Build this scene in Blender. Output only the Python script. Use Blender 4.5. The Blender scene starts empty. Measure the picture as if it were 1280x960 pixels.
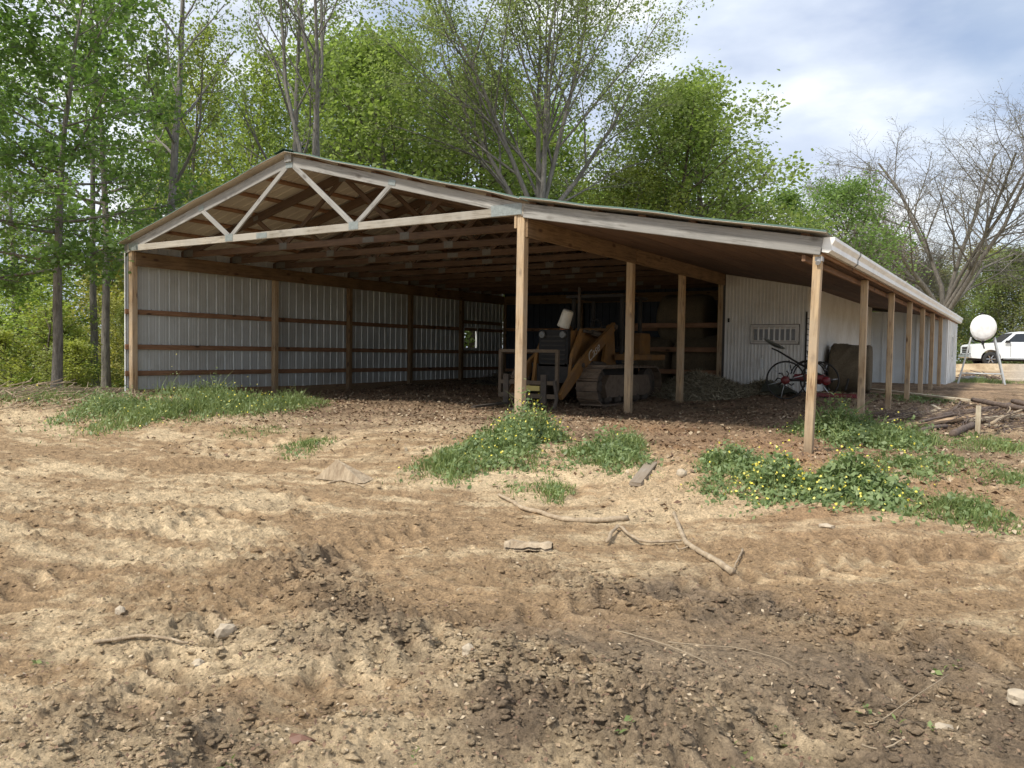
import bpy, math, random
import numpy as np
from mathutils import Vector, Matrix, Quaternion
R = math.radians
scene = bpy.context.scene
COL = scene.collection

# ------------------------------------------------------------------ camera
FPX, PIT, ROL, YAW = 1008.36, 2.236, 0.884, 32.642
CAM = np.array([14.95, -9.318, 0.989])
_y, _t, _r = R(YAW), R(PIT), R(ROL)
FW = np.array([-math.sin(_y)*math.cos(_t), math.cos(_y)*math.cos(_t), -math.sin(_t)])
RT = np.array([math.cos(_y), math.sin(_y), 0.0])
UP = np.cross(RT, FW)
R2 = RT*math.cos(_r)+UP*math.sin(_r)
U2 = -RT*math.sin(_r)+UP*math.cos(_r)
cam_d = bpy.data.cameras.new('camera')
cam = bpy.data.objects.new('camera', cam_d)
COL.objects.link(cam)
cam_d.sensor_width = 36.0
cam_d.lens = FPX/1280*36.0
cam_d.clip_end = 2000
cam_d.clip_start = 0.05
M = Matrix(((R2[0], U2[0], -FW[0], CAM[0]), (R2[1], U2[1], -FW[1], CAM[1]), (R2[2], U2[2], -FW[2], CAM[2]), (0, 0, 0, 1)))
cam.matrix_world = M
scene.camera = cam

# ------------------------------------------------------------------ light
SUN_DIR = Vector((-0.25, -0.72, 1.0)).normalized()       # towards the sun
sun_el = math.asin(SUN_DIR.z)
sun_az = math.atan2(SUN_DIR.x, SUN_DIR.y)
sd = bpy.data.lights.new('sun', 'SUN')
sd.energy = 3.6
sd.angle = R(6)
sd.color = (1.0, 0.95, 0.86)
so = bpy.data.objects.new('sun', sd)
so.rotation_euler = (-SUN_DIR).to_track_quat('-Z', 'Y').to_euler()
COL.objects.link(so)
world = bpy.data.worlds.new('World')
scene.world = world
world.use_nodes = True
wn = world.node_tree
wn.nodes.clear()
def N(nt, typ, **kw):
    n = nt.nodes.new(typ)
    for k, v in kw.items():
        if k.startswith('_'):
            setattr(n, k[1:], v)
        else:
            k2 = int(k[1:]) if (k[0] == 'i' and k[1:].isdigit()) else k.replace('__', ' ')
            n.inputs[k2].default_value = v
    return n
def ramp(nt, stops, interp='LINEAR'):
    n = nt.nodes.new('ShaderNodeValToRGB')
    cr = n.color_ramp
    cr.interpolation = interp
    while len(cr.elements) < len(stops):
        cr.elements.new(0.5)
    for e, (p, c) in zip(cr.elements, stops):
        e.position = p
        e.color = (c, c, c, 1) if not isinstance(c, tuple) else (*c, 1)
    return n
out = N(wn, 'ShaderNodeOutputWorld')
sky = N(wn, 'ShaderNodeTexSky', _sky_type='NISHITA', _sun_disc=False, _sun_elevation=sun_el, _sun_rotation=sun_az)
bg1 = N(wn, 'ShaderNodeBackground', Strength=0.11)
wn.links.new(sky.outputs[0], bg1.inputs[0])
tc = N(wn, 'ShaderNodeTexCoord')
mp = N(wn, 'ShaderNodeMapping')
mp.inputs['Scale'].default_value = (1, 1, 2.6)
mp.inputs['Location'].default_value = (1.35, 0.2, 0.1)
wn.links.new(tc.outputs['Generated'], mp.inputs[0])
n1 = N(wn, 'ShaderNodeTexNoise', Scale=2.1, Detail=6.0, Roughness=0.52)
n2 = N(wn, 'ShaderNodeTexNoise', Scale=3.4, Detail=7.0, Roughness=0.5)
wn.links.new(mp.outputs[0], n1.inputs['Vector'])
wn.links.new(mp.outputs[0], n2.inputs['Vector'])
cover = ramp(wn, [(0.34, 0.50), (0.46, 0.96), (1.0, 1.0)])
wn.links.new(n1.outputs[0], cover.inputs[0])
ccol = ramp(wn, [(0.34, (0.40, 0.47, 0.62)), (0.50, (0.60, 0.66, 0.76)), (0.62, (0.86, 0.88, 0.90))])
wn.links.new(n2.outputs[0], ccol.inputs[0])
bg2 = N(wn, 'ShaderNodeBackground', Strength=1.0)
wn.links.new(ccol.outputs[0], bg2.inputs[0])
mix = N(wn, 'ShaderNodeMixShader')
wn.links.new(cover.outputs[0], mix.inputs[0])
wn.links.new(bg1.outputs[0], mix.inputs[1])
wn.links.new(bg2.outputs[0], mix.inputs[2])
wn.links.new(mix.outputs[0], out.inputs[0])
scene.view_settings.view_transform = 'Standard'
scene.view_settings.look = 'None'
scene.view_settings.exposure = 0.5
scene.view_settings.gamma = 1.0
scene.render.engine = 'CYCLES'

# ------------------------------------------------------------------ noise and terrain
rng = np.random.default_rng(7)
random.seed(7)
_perm = rng.random((256, 256))
def vnoise(x, y):
    xi = np.floor(x).astype(int); yi = np.floor(y).astype(int)
    fx = x-xi; fy = y-yi
    fx = fx*fx*fx*(fx*(fx*6-15)+10); fy = fy*fy*fy*(fy*(fy*6-15)+10)
    a = _perm[xi & 255, yi & 255]; b = _perm[(xi+1) & 255, yi & 255]
    c = _perm[xi & 255, (yi+1) & 255]; d = _perm[(xi+1) & 255, (yi+1) & 255]
    return (a*(1-fx)+b*fx)*(1-fy)+(c*(1-fx)+d*fx)*fy-0.5
def fbm(x, y, s, o=4, g=0.5):
    t = 0; a = 1.0
    for i in range(o):
        t = t+a*vnoise(x*s+17.3*i, y*s+9.1*i)
        s *= 2.03; a *= g
    return t
CP = np.array([
 (0, 0, .03), (0, 3.6, -.10), (0, 6.1, -.06), (0, 8.7, .04), (0, 11, .10), (0, 13.4, .05), (4.5, 6, .02), (4.5, 0, -.02), (4.5, 12, .05),
 (9.14, 0, 0), (9.14, 3.5, -.05), (9.14, 5.7, .03), (9.14, 8, .25), (12.94, 0, -.10), (12.94, 2.9, .06), (12.94, 5.4, .08), (12.94, 7.8, .12),
 (12.94, 10.2, .17), (12.94, 12.2, .21), (12.94, 14.3, .26), (12.94, 17.8, .27), (12.94, 21.8, .30), (11, 8.4, .22), (11, 16.5, .25),
 (15, -9.3, -.52), (11, -9, -.50), (19, -9, -.50), (15, -14, -.6), (12, -5, -.36), (16, -4, -.32), (8, -5, -.30), (3, -5, -.22), (16, 2, -.04),
 (20, 2, 0), (17, 10, .15), (25, 12, .15), (17, 22, .30), (15, 34, .5), (15, 40, .8), (25, 45, .95), (40, 40, .95), (22, 32, .55), (0, -10, -.4), (-5, 0, -.05), (-5, -6, -.2), (-3, 8, -.2),
 (-9, 3, -.35), (-12, 12, -1.2), (-6, 18, -1.0), (-20, 10, -3.0), (-10, 30, -2.2), (5, 20, -.1), (5, 35, -1), (-30, 40, -5), (0, 80, -2), (40, 100, 1.2), (100, 60, 1.0), (-80, 60, -8), (-80, -60, -4), (60, -80, -1)], float)
def base_z(x, y):
    x = np.asarray(x, float); y = np.asarray(y, float)
    num = np.zeros_like(x); den = np.zeros_like(x)
    for cx, cy, cz in CP:
        w = 1.0/((x-cx)**2+(y-cy)**2+0.8)**2
        num += w*cz; den += w
    return num/den
def zg(x, y):
    return float(base_z(x, y))
def ray(px, py):
    return FW+R2*(px-640)/FPX-U2*(py-480)/FPX
def G(px, py):
    """point of the ground seen at a place of the photograph"""
    d = ray(px, py); z = -0.2
    for _ in range(25):
        k = (z-CAM[2])/d[2]
        p = CAM+k*d
        z = 0.5*z+0.5*zg(p[0], p[1])
    return p[0], p[1], zg(p[0], p[1])
def atd(px, depth):
    """ground position on the bearing of a column of the photograph, at a depth"""
    d = ray(px, 430)
    p = CAM+d*depth
    return p[0], p[1], zg(p[0], p[1])

def worley(x, y, s):
    """distance to the nearest of jittered cell points, and that cell's random value"""
    x = x*s; y = y*s
    xi = np.floor(x).astype(int); yi = np.floor(y).astype(int)
    best = np.full(x.shape, 9.0); val = np.zeros(x.shape)
    for a in (-1, 0, 1):
        for b in (-1, 0, 1):
            i = xi+a; j = yi+b
            px = i+_perm[i & 255, j & 255]; py = j+_perm[(i+91) & 255, (j+37) & 255]
            d = np.hypot(x-px, y-py); m = d < best
            best = np.where(m, d, best); val = np.where(m, _perm[(i+13) & 255, (j+151) & 255], val)
    return best, val
def seg_dist(x, y, pts):
    """distance to a polyline and arc length along it"""
    best = np.full(x.shape, 1e9); arc = np.zeros(x.shape); side = np.zeros(x.shape); acc = 0
    for (ax, ay), (bx, by) in zip(pts[:-1], pts[1:]):
        dx, dy = bx-ax, by-ay; L = math.hypot(dx, dy)
        if L < 1e-6: continue
        t = np.clip(((x-ax)*dx+(y-ay)*dy)/L/L, 0, 1)
        qx = x-(ax+t*dx); qy = y-(ay+t*dy); d = np.hypot(qx, qy)
        m = d < best
        best = np.where(m, d, best); arc = np.where(m, acc+t*L, arc)
        side = np.where(m, np.sign(qx*dy-qy*dx)*d, side)
        acc += L
    return best, arc, side
def PX(*pp):
    return [G(*q)[:2] for q in pp]
def sm(a, b, v):
    t = np.clip((v-a)/(b-a), 0, 1)
    return t*t*(3-2*t)

RIDGE = [PX((385, 705), (410, 735), (450, 775), (540, 812), (620, 835), (700, 855), (790, 905)),
         PX((670, 715), (780, 745), (880, 760), (1000, 765), (1070, 790), (1180, 800)),
         PX((130, 900), (230, 935), (330, 965)),
         PX((640, 880), (720, 905), (850, 880), (950, 878)),
         PX((1060, 940), (1120, 900), (1200, 880), (1290, 890)),
         PX((180, 790), (300, 800), (420, 810))]
RIDGE_H = [.038, .034, .030, .024, .026, .016]
RIDGE_W = [.24, .22, .28, .25, .28, .18]
TRACKS = [PX((-40, 900), (90, 800), (250, 720), (430, 650), (620, 615)),
          PX((640, 700), (800, 705), (960, 710), (1130, 735), (1300, 790)),
          PX((760, 655), (900, 655), (1050, 672), (1200, 690), (1320, 700)),
          PX((-20, 590), (120, 585), (280, 560), (430, 545)),
          PX((560, 960), (760, 850), (950, 800), (1130, 760), (1300, 745))]
def detail(x, y):
    """relief of the churned ground; also returns wetness (dark) and litter masks"""
    d = np.hypot(x-CAM[0], y-CAM[1])
    fade = 1-sm(18, 40, d)
    z = 0.018*fbm(x, y, .45, 2)+0.016*fbm(x+31, y-7, 2.1, 3)
    rough = sm(-.25, .25, fbm(x-9, y+40, .55, 3))
    u_ = x*.8+y*.6; v_ = (-x*.6+y*.8)*1.9
    z = z+(0.012+0.018*rough)*np.abs(fbm(u_, v_, 6.0, 4, .62))+(.012*rough+.007)*fbm(u_+5, v_+3, 21, 3, .65)
    wx = x+.03*fbm(x, y, 9, 2); wy = y+.03*fbm(x+3, y+8, 9, 2)
    d1, v1 = worley(wx, wy, 11.0); d2, v2 = worley(wx+7, wy, 24.0)
    lump1 = np.clip(1-d1*1.5, 0, 1)*(v1 > .45)*v1; lump2 = np.clip(1-d2*1.4, 0, 1)*v2
    crumb = sm(-.45, .25, fbm(x+60, y, 1.1, 3))
    z = z+(.012+.022*rough)*lump1*(.35+crumb)+(.010+.014*crumb)*lump2
    ra = np.hypot(x-6, y-6); th_ = np.arctan2(y-6, x-6)*9
    out_m = sm(3.5, 8, ra)
    z = z+.016*fbm(ra*3.2, th_*.8, 1.0, 4, .62)*out_m+.012*np.abs(fbm(ra*11, th_*3.4, 1.0, 3, .6))*out_m
    clod = np.zeros(x.shape)
    for pl, h, w in zip(RIDGE, RIDGE_H, RIDGE_W):
        wob = 0.25*fbm(x, y, 1.6, 3)
        dd, a, s = seg_dist(x, y, pl)
        m = np.exp(-((dd+wob*.6)/w)**2)
        clod = np.maximum(clod, m)
        z = z+m*h*(0.35+1.3*np.abs(fbm(x, y, 10, 3, .6))+1.1*lump1+.7*lump2)
    lug = np.zeros(x.shape)
    for k, pl in enumerate(TRACKS):
        dd, a, s = seg_dist(x, y, pl)
        for off in ((-.75, .75) if k in (0, 1, 4) else (0,)):
            u = s-off
            m = (1-sm(.18, .26, np.abs(u)))*sm(-.25, .0, fbm(x+3*k, y, .8, 3))
            chev = np.sin(2*math.pi*(a+.5*np.abs(u)*(1 if k % 2 else -1))/.165)
            z = z*(1-.55*m)-m*.022+m*.024*chev
            z = z+.022*np.exp(-((np.abs(u)-.26)/.05)**2)*m
            lug = np.where(m > np.abs(lug), m*np.clip(chev*1.5, -1, 1), lug)
    return z*fade, clod, rough, lug

# ------------------------------------------------------------------ mesh helpers
def tag(o, label=None, cat=None, group=None, kind=None):
    if label: o['label'] = label
    if cat: o['category'] = cat
    if group: o['group'] = group
    if kind: o['kind'] = kind
    return o
def link(name, me, mat=None, parent=None):
    o = bpy.data.objects.new(name, me)
    COL.objects.link(o)
    if mat is not None and me is not None and len(me.materials) == 0:
        me.materials.append(mat)
    if parent is not None: o.parent = parent
    return o
def empty(name, loc, rz=0, label=None, cat=None, group=None):
    o = bpy.data.objects.new(name, None)
    o.empty_display_size = .2
    o.location = loc; o.rotation_euler = (0, 0, rz)
    COL.objects.link(o)
    return tag(o, label, cat, group)
def np_mesh(name, v, f, smooth=False):
    """mesh from arrays; f is (n,3) or (n,4)"""
    v = np.asarray(v, np.float32); f = np.asarray(f, np.int32)
    me = bpy.data.meshes.new(name)
    k = f.shape[1]
    me.vertices.add(len(v)); me.vertices.foreach_set('co', v.ravel())
    me.loops.add(f.size); me.loops.foreach_set('vertex_index', f.ravel())
    me.polygons.add(len(f))
    me.polygons.foreach_set('loop_start', np.arange(0, f.size, k, dtype=np.int32))
    try: me.polygons.foreach_set('loop_total', np.full(len(f), k, dtype=np.int32))
    except Exception: pass
    if smooth: me.polygons.foreach_set('use_smooth', np.ones(len(f), dtype=bool))
    me.update(calc_edges=True)
    return me
class MB:
    def __init__(s): s.v = []; s.f = []
    def add(s, vs, fs):
        o = len(s.v); s.v += [tuple(map(float, q)) for q in vs]; s.f += [tuple(i+o for i in q) for q in fs]; return s
    def box(s, c, d, rz=0, rx=0, ry=0):
        hx, hy, hz = d[0]/2, d[1]/2, d[2]/2
        m = Matrix.Rotation(rz, 3, 'Z') @ Matrix.Rotation(ry, 3, 'Y') @ Matrix.Rotation(rx, 3, 'X')
        vs = [tuple(m @ Vector((x, y, z))+Vector(c)) for x in (-hx, hx) for y in (-hy, hy) for z in (-hz, hz)]
        return s.add(vs, [(0, 1, 3, 2), (4, 6, 7, 5), (0, 4, 5, 1), (2, 3, 7, 6), (0, 2, 6, 4), (1, 5, 7, 3)])
    def cham(s, c, d, b=.01, axis=2):
        """box with chamfered long edges along an axis"""
        a = [d[i] for i in range(3) if i != axis]; L = d[axis]/2
        hx, hy = a[0]/2, a[1]/2
        pr = [(-hx+b, -hy), (hx-b, -hy), (hx, -hy+b), (hx, hy-b), (hx-b, hy), (-hx+b, hy), (-hx, hy-b), (-hx, -hy+b)]
        vs = []
        for z in (-L, L):
            for x, y in pr:
                q = [x, y]; q.insert(axis, z); vs.append((q[0]+c[0], q[1]+c[1], q[2]+c[2]))
        fs = [tuple(range(7, -1, -1)), tuple(range(8, 16))]+[(i, (i+1) % 8, 8+(i+1) % 8, 8+i) for i in range(8)]
        if axis == 1: fs = [tuple(reversed(q)) for q in fs]
        return s.add(vs, fs)
    def tube(s, pts, rad, n=8, cap=True):
        pts = [Vector(p) for p in pts]
        if not hasattr(rad, '__len__'): rad = [rad]*len(pts)
        o = len(s.v); ref = None
        for i, p in enumerate(pts):
            t = (pts[min(i+1, len(pts)-1)]-pts[max(i-1, 0)]).normalized()
            if ref is None:
                ref = t.orthogonal().normalized()
            ref = (ref-t*ref.dot(t)).normalized()
            b = t.cross(ref)
            for k in range(n):
                a = 2*math.pi*k/n
                s.v.append(tuple(p+(ref*math.cos(a)+b*math.sin(a))*rad[i]))
        for i in range(len(pts)-1):
            for k in range(n):
                a = o+i*n+k; b2 = o+i*n+(k+1) % n
                s.f.append((a, b2, b2+n, a+n))
        if cap:
            s.f.append(tuple(o+k for k in range(n-1, -1, -1)))
            s.f.append(tuple(o+(len(pts)-1)*n+k for k in range(n)))
        return s
    def ring(s, c, r, t, axis='x', n=32, m=6, a0=0, a1=2*math.pi):
        c = Vector(c); pts = []
        closed = abs(a1-a0-2*math.pi) < 1e-6
        for k in range(n+(0 if closed else 1)):
            a = a0+(a1-a0)*k/n
            d = Vector((0, math.cos(a), math.sin(a))) if axis == 'x' else Vector((math.cos(a), math.sin(a), 0)) if axis == 'z' else Vector((math.cos(a), 0, math.sin(a)))
            ax = Vector((1, 0, 0)) if axis == 'x' else Vector((0, 0, 1)) if axis == 'z' else Vector((0, 1, 0))
            pts.append([tuple(c+d*(r+t*math.cos(b))+ax*t*math.sin(b)) for b in [2*math.pi*j/m for j in range(m)]])
        o = len(s.v)
        for q in pts: s.v += q
        K = len(pts)
        for i in range(K if closed else K-1):
            for j in range(m):
                i2 = (i+1) % K; j2 = (j+1) % m
                s.f.append((o+i*m+j, o+i2*m+j, o+i2*m+j2, o+i*m+j2))
        return s
    def prism(s, prof, x0, x1, inset=0.0):
        """extrude a (y,z) outline along x"""
        n = len(prof)
        cy = sum(p[0] for p in prof)/n; cz = sum(p[1] for p in prof)/n
        vs = [(x0, y, z) for y, z in prof]+[(x1, y, z) for y, z in prof]
        return s.add(vs, [tuple(range(n-1, -1, -1)), tuple(range(n, 2*n))]+[(i, (i+1) % n, n+(i+1) % n, n+i) for i in range(n)])
    def lathe(s, prof, c=(0, 0, 0), axis='z', n=24):
        """prof: (r, h) list"""
        o = len(s.v)
        for r, h in prof:
            for k in range(n):
                a = 2*math.pi*k/n
                u, w = r*math.cos(a), r*math.sin(a)
                q = (u, w, h) if axis == 'z' else (h, u, w) if axis == 'x' else (w, h, u)
                s.v.append((q[0]+c[0], q[1]+c[1], q[2]+c[2]))
        for i in range(len(prof)-1):
            for k in range(n):
                k2 = (k+1) % n
                s.f.append((o+i*n+k, o+i*n+k2, o+(i+1)*n+k2, o+(i+1)*n+k))
        return s
    def mesh(s, name, smooth=False):
        me = bpy.data.meshes.new(name)
        me.from_pydata(s.v, [], s.f)
        if smooth:
            me.polygons.foreach_set('use_smooth', [True]*len(me.polygons))
        me.update()
        return me
    def build(s, name, mat, parent=None, smooth=False, **kw):
        return tag(link(name, s.mesh(name, smooth), mat, parent), **kw)

# ------------------------------------------------------------------ materials
def newmat(name):
    m = bpy.data.materials.new(name); m.use_nodes = True
    nt = m.node_tree; b = nt.nodes['Principled BSDF']
    return m, nt, b
def L(nt, a, b): nt.links.new(a, b)
def simple(name, col, rough=.6, metal=0.0, var=.12, scale=6.0, bump=.15, bscale=40.0, dirt=None, dscale=1.6, damt=.5):
    """painted or metal surface with colour unevenness, fine relief and optional dirt"""
    m, nt, b = newmat(name)
    b.inputs['Roughness'].default_value = rough; b.inputs['Metallic'].default_value = metal
    t = N(nt, 'ShaderNodeTexCoord')
    n = N(nt, 'ShaderNodeTexNoise', Scale=scale, Detail=5.0, Roughness=.6)
    L(nt, t.outputs['Object'], n.inputs['Vector'])
    r = ramp(nt, [(.3, tuple(c*(1-var) for c in col)), (.7, tuple(min(1, c*(1+var)) for c in col))])
    L(nt, n.outputs[0], r.inputs[0])
    last = r.outputs[0]
    if dirt:
        n3 = N(nt, 'ShaderNodeTexNoise', Scale=dscale, Detail=8.0, Roughness=.7)
        L(nt, t.outputs['Object'], n3.inputs['Vector'])
        r3 = ramp(nt, [(.45, 0.0), (.62, damt)])
        L(nt, n3.outputs[0], r3.inputs[0])
        mx = N(nt, 'ShaderNodeMixRGB'); mx.inputs[2].default_value = (*dirt, 1)
        L(nt, r3.outputs[0], mx.inputs[0]); L(nt, last, mx.inputs[1]); last = mx.outputs[0]
    L(nt, last, b.inputs['Base Color'])
    n2 = N(nt, 'ShaderNodeTexNoise', Scale=bscale, Detail=4.0)
    L(nt, t.outputs['Object'], n2.inputs['Vector'])
    bp = N(nt, 'ShaderNodeBump', Strength=bump, Distance=.01)
    L(nt, n2.outputs[0], bp.inputs['Height']); L(nt, bp.outputs[0], b.inputs['Normal'])
    return m
def wood(name, c1, c2, knot=(.08, .04, .02), rough=.8, grain=1.0, weather=None):
    """grain runs along the object's own Z"""
    m, nt, b = newmat(name)
    b.inputs['Roughness'].default_value = rough
    t = N(nt, 'ShaderNodeTexCoord'); oi = N(nt, 'ShaderNodeObjectInfo')
    sc = N(nt, 'ShaderNodeVectorMath', _operation='SCALE'); sc.inputs[0].default_value = (13, 29, 41)
    L(nt, oi.outputs['Random'], sc.inputs['Scale'])
    ad = N(nt, 'ShaderNodeVectorMath', _operation='ADD')
    L(nt, t.outputs['Object'], ad.inputs[0]); L(nt, sc.outputs[0], ad.inputs[1])
    mp = N(nt, 'ShaderNodeMapping'); mp.inputs['Scale'].default_value = (1, 1, .055)
    L(nt, ad.outputs[0], mp.inputs[0])
    w = N(nt, 'ShaderNodeTexNoise', Scale=34.0*grain, Detail=5.0, Roughness=.65)
    w.inputs['Distortion'].default_value = 1.2
    L(nt, mp.outputs[0], w.inputs['Vector'])
    r = ramp(nt, [(.38, c2), (.50, tuple(.35*a_+.65*b_ for a_, b_ in zip(c2, c1))), (.62, c1)])
    L(nt, w.outputs[0], r.inputs[0])
    # knots
    mk = N(nt, 'ShaderNodeMapping'); mk.inputs['Scale'].default_value = (5.5, 5.5, 2.4)
    L(nt, ad.outputs[0], mk.inputs[0])
    vo = N(nt, 'ShaderNodeTexVoronoi', Scale=1.0); vo.inputs['Randomness'].default_value = 1
    L(nt, mk.outputs[0], vo.inputs['Vector'])
    rk = ramp(nt, [(.09, 1.0), (.20, 0.0)])
    L(nt, vo.outputs['Distance'], rk.inputs[0])
    mx = N(nt, 'ShaderNodeMixRGB'); mx.inputs[2].default_value = (*knot, 1)
    L(nt, rk.outputs[0], mx.inputs[0]); L(nt, r.outputs[0], mx.inputs[1])
    # blotches and object variation
    n3 = N(nt, 'ShaderNodeTexNoise', Scale=2.3, Detail=6.0, Roughness=.65)
    L(nt, ad.outputs[0], n3.inputs['Vector'])
    r3 = ramp(nt, [(.3, .62), (.6, 1.0), (.8, 1.12)])
    L(nt, n3.outputs[0], r3.inputs[0])
    mu = N(nt, 'ShaderNodeMixRGB', _blend_type='MULTIPLY'); mu.inputs[0].default_value = .8
    L(nt, mx.outputs[0], mu.inputs[1]); L(nt, r3.outputs[0], mu.inputs[2])
    hv = N(nt, 'ShaderNodeHueSaturation')
    mr = N(nt, 'ShaderNodeMapRange'); mr.inputs[3].default_value = .85; mr.inputs[4].default_value = 1.15
    L(nt, oi.outputs['Random'], mr.inputs[0]); L(nt, mr.outputs[0], hv.inputs['Value'])
    L(nt, mu.outputs[0], hv.inputs['Color'])
    last = hv.outputs[0]
    if weather:
        n4 = N(nt, 'ShaderNodeTexNoise', Scale=1.3, Detail=7.0, Roughness=.7)
        L(nt, ad.outputs[0], n4.inputs['Vector'])
        r4 = ramp(nt, [(.38, 0.0), (.6, .85)])
        L(nt, n4.outputs[0], r4.inputs[0])
        m4 = N(nt, 'ShaderNodeMixRGB'); m4.inputs[2].default_value = (*weather, 1)
        L(nt, r4.outputs[0], m4.inputs[0]); L(nt, last, m4.inputs[1]); last = m4.outputs[0]
    # mud splashed on the lowest hand's breadth
    ge = N(nt, 'ShaderNodeNewGeometry'); sx_ = N(nt, 'ShaderNodeSeparateXYZ'); L(nt, ge.outputs['Position'], sx_.inputs[0])
    mz = N(nt, 'ShaderNodeMath', _operation='MULTIPLY_ADD'); mz.inputs[1].default_value = .55
    L(nt, n3.outputs[0], mz.inputs[0]); L(nt, sx_.outputs[2], mz.inputs[2])
    rz_ = ramp(nt, [(.22, .75), (.62, 0.0)]); L(nt, mz.outputs[0], rz_.inputs[0])
    m5 = N(nt, 'ShaderNodeMixRGB'); m5.inputs[2].default_value = (.22, .16, .10, 1)
    L(nt, rz_.outputs[0], m5.inputs[0]); L(nt, last, m5.inputs[1]); last = m5.outputs[0]
    L(nt, last, b.inputs['Base Color'])
    bp = N(nt, 'ShaderNodeBump', Strength=.5, Distance=.004)
    L(nt, w.outputs[0], bp.inputs['Height']); L(nt, bp.outputs[0], b.inputs['Normal'])
    return m
def leafmat(name, c1, c2, trans=.35, clump=.7):
    m, nt, b = newmat(name)
    nt.nodes.remove(b)
    o = nt.nodes['Material Output']
    g = N(nt, 'ShaderNodeNewGeometry'); oi = N(nt, 'ShaderNodeObjectInfo')
    r = ramp(nt, [(0.0, c1), (1.0, c2)])
    L(nt, g.outputs['Random Per Island'], r.inputs[0])
    t = N(nt, 'ShaderNodeTexCoord')
    n = N(nt, 'ShaderNodeTexNoise', Scale=clump, Detail=3.0)
    L(nt, t.outputs['Object'], n.inputs['Vector'])
    r2 = ramp(nt, [(.3, .72), (.7, 1.2)])
    L(nt, n.outputs[0], r2.inputs[0])
    mu = N(nt, 'ShaderNodeMixRGB', _blend_type='MULTIPLY'); mu.inputs[0].default_value = 1
    L(nt, r.outputs[0], mu.inputs[1]); L(nt, r2.outputs[0], mu.inputs[2])
    mo = N(nt, 'ShaderNodeMixRGB', _blend_type='MULTIPLY'); mo.inputs[0].default_value = 1
    L(nt, mu.outputs[0], mo.inputs[1]); L(nt, oi.outputs['Color'], mo.inputs[2])
    d = N(nt, 'ShaderNodeBsdfPrincipled', Roughness=.5)
    d.inputs['Specular IOR Level'].default_value = .35
    tr = N(nt, 'ShaderNodeBsdfTranslucent')
    hs = N(nt, 'ShaderNodeHueSaturation', Saturation=1.15, Value=1.5)
    L(nt, mo.outputs[0], hs.inputs['Color']); L(nt, hs.outputs[0], tr.inputs[0])
    L(nt, mo.outputs[0], d.inputs['Base Color'])
    mx = N(nt, 'ShaderNodeMixShader'); mx.inputs[0].default_value = trans
    L(nt, d.outputs[0], mx.inputs[1]); L(nt, tr.outputs[0], mx.inputs[2]); L(nt, mx.outputs[0], o.inputs[0])
    return m
def islands(name, stops, rough=.85):
    """loose pieces, each of its own colour"""
    m, nt, b = newmat(name)
    b.inputs['Roughness'].default_value = rough
    g = N(nt, 'ShaderNodeNewGeometry')
    r = ramp(nt, stops)
    L(nt, g.outputs['Random Per Island'], r.inputs[0])
    t = N(nt, 'ShaderNodeTexCoord'); n = N(nt, 'ShaderNodeTexNoise', Scale=60.0, Detail=4.0)
    L(nt, t.outputs['Object'], n.inputs['Vector'])
    r2 = ramp(nt, [(.3, .7), (.7, 1.15)]); L(nt, n.outputs[0], r2.inputs[0])
    mu = N(nt, 'ShaderNodeMixRGB', _blend_type='MULTIPLY'); mu.inputs[0].default_value = 1
    L(nt, r.outputs[0], mu.inputs[1]); L(nt, r2.outputs[0], mu.inputs[2])
    L(nt, mu.outputs[0], b.inputs['Base Color'])
    bp = N(nt, 'ShaderNodeBump', Strength=.6, Distance=.01)
    L(nt, n.outputs[0], bp.inputs['Height']); L(nt, bp.outputs[0], b.inputs['Normal'])
    return m
def bark(name, c1, c2):
    m, nt, b = newmat(name)
    b.inputs['Roughness'].default_value = .9
    t = N(nt, 'ShaderNodeTexCoord'); mp = N(nt, 'ShaderNodeMapping'); mp.inputs['Scale'].default_value = (1, 1, .22)
    L(nt, t.outputs['Object'], mp.inputs[0])
    n = N(nt, 'ShaderNodeTexNoise', Scale=14.0, Detail=6.0, Roughness=.7)
    L(nt, mp.outputs[0], n.inputs['Vector'])
    r = ramp(nt, [(.35, c2), (.65, c1)]); L(nt, n.outputs[0], r.inputs[0])
    L(nt, r.outputs[0], b.inputs['Base Color'])
    bp = N(nt, 'ShaderNodeBump', Strength=.9, Distance=.04)
    L(nt, n.outputs[0], bp.inputs['Height']); L(nt, bp.outputs[0], b.inputs['Normal'])
    return m

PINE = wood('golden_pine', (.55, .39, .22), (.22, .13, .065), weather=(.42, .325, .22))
TRUSSW = wood('shaded_truss_pine', (.13, .08, .047), (.07, .04, .024))  # inner-truss pine, darkened so the barn's shade sits in its colour
NAVY = simple('shaded_navy_sheet', (.022, .03, .045), rough=.6, var=.3, scale=2, bump=.2)  # back-wall sheet coloured near-black to stand for the unlit interior
PINE2 = wood('shaded_brown_pine', (.26, .165, .085), (.14, .085, .04))  # brown pine for inner timbers, interior shade mixed into the colour
GREYW = wood('weathered_grey_wood', (.37, .36, .335), (.15, .14, .125), knot=(.08, .065, .05), weather=(.27, .26, .24))
REDW = wood('reddish_board', (.30, .165, .09), (.20, .105, .055))
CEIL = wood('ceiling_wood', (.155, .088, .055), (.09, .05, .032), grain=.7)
PALE = wood('pale_plank', (.62, .54, .40), (.45, .37, .25))
SHEET = simple('galvanised_sheet', (.54, .565, .555), rough=.42, metal=.25, var=.06, scale=1.4, bump=.05, dirt=(.30, .29, .25), dscale=.9, damt=.35)
WHITE = simple('white_painted_sheet', (.80, .81, .80), rough=.45, var=.04, scale=2.0, bump=.04, dirt=(.52, .50, .44), dscale=1.1, damt=.45)
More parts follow.
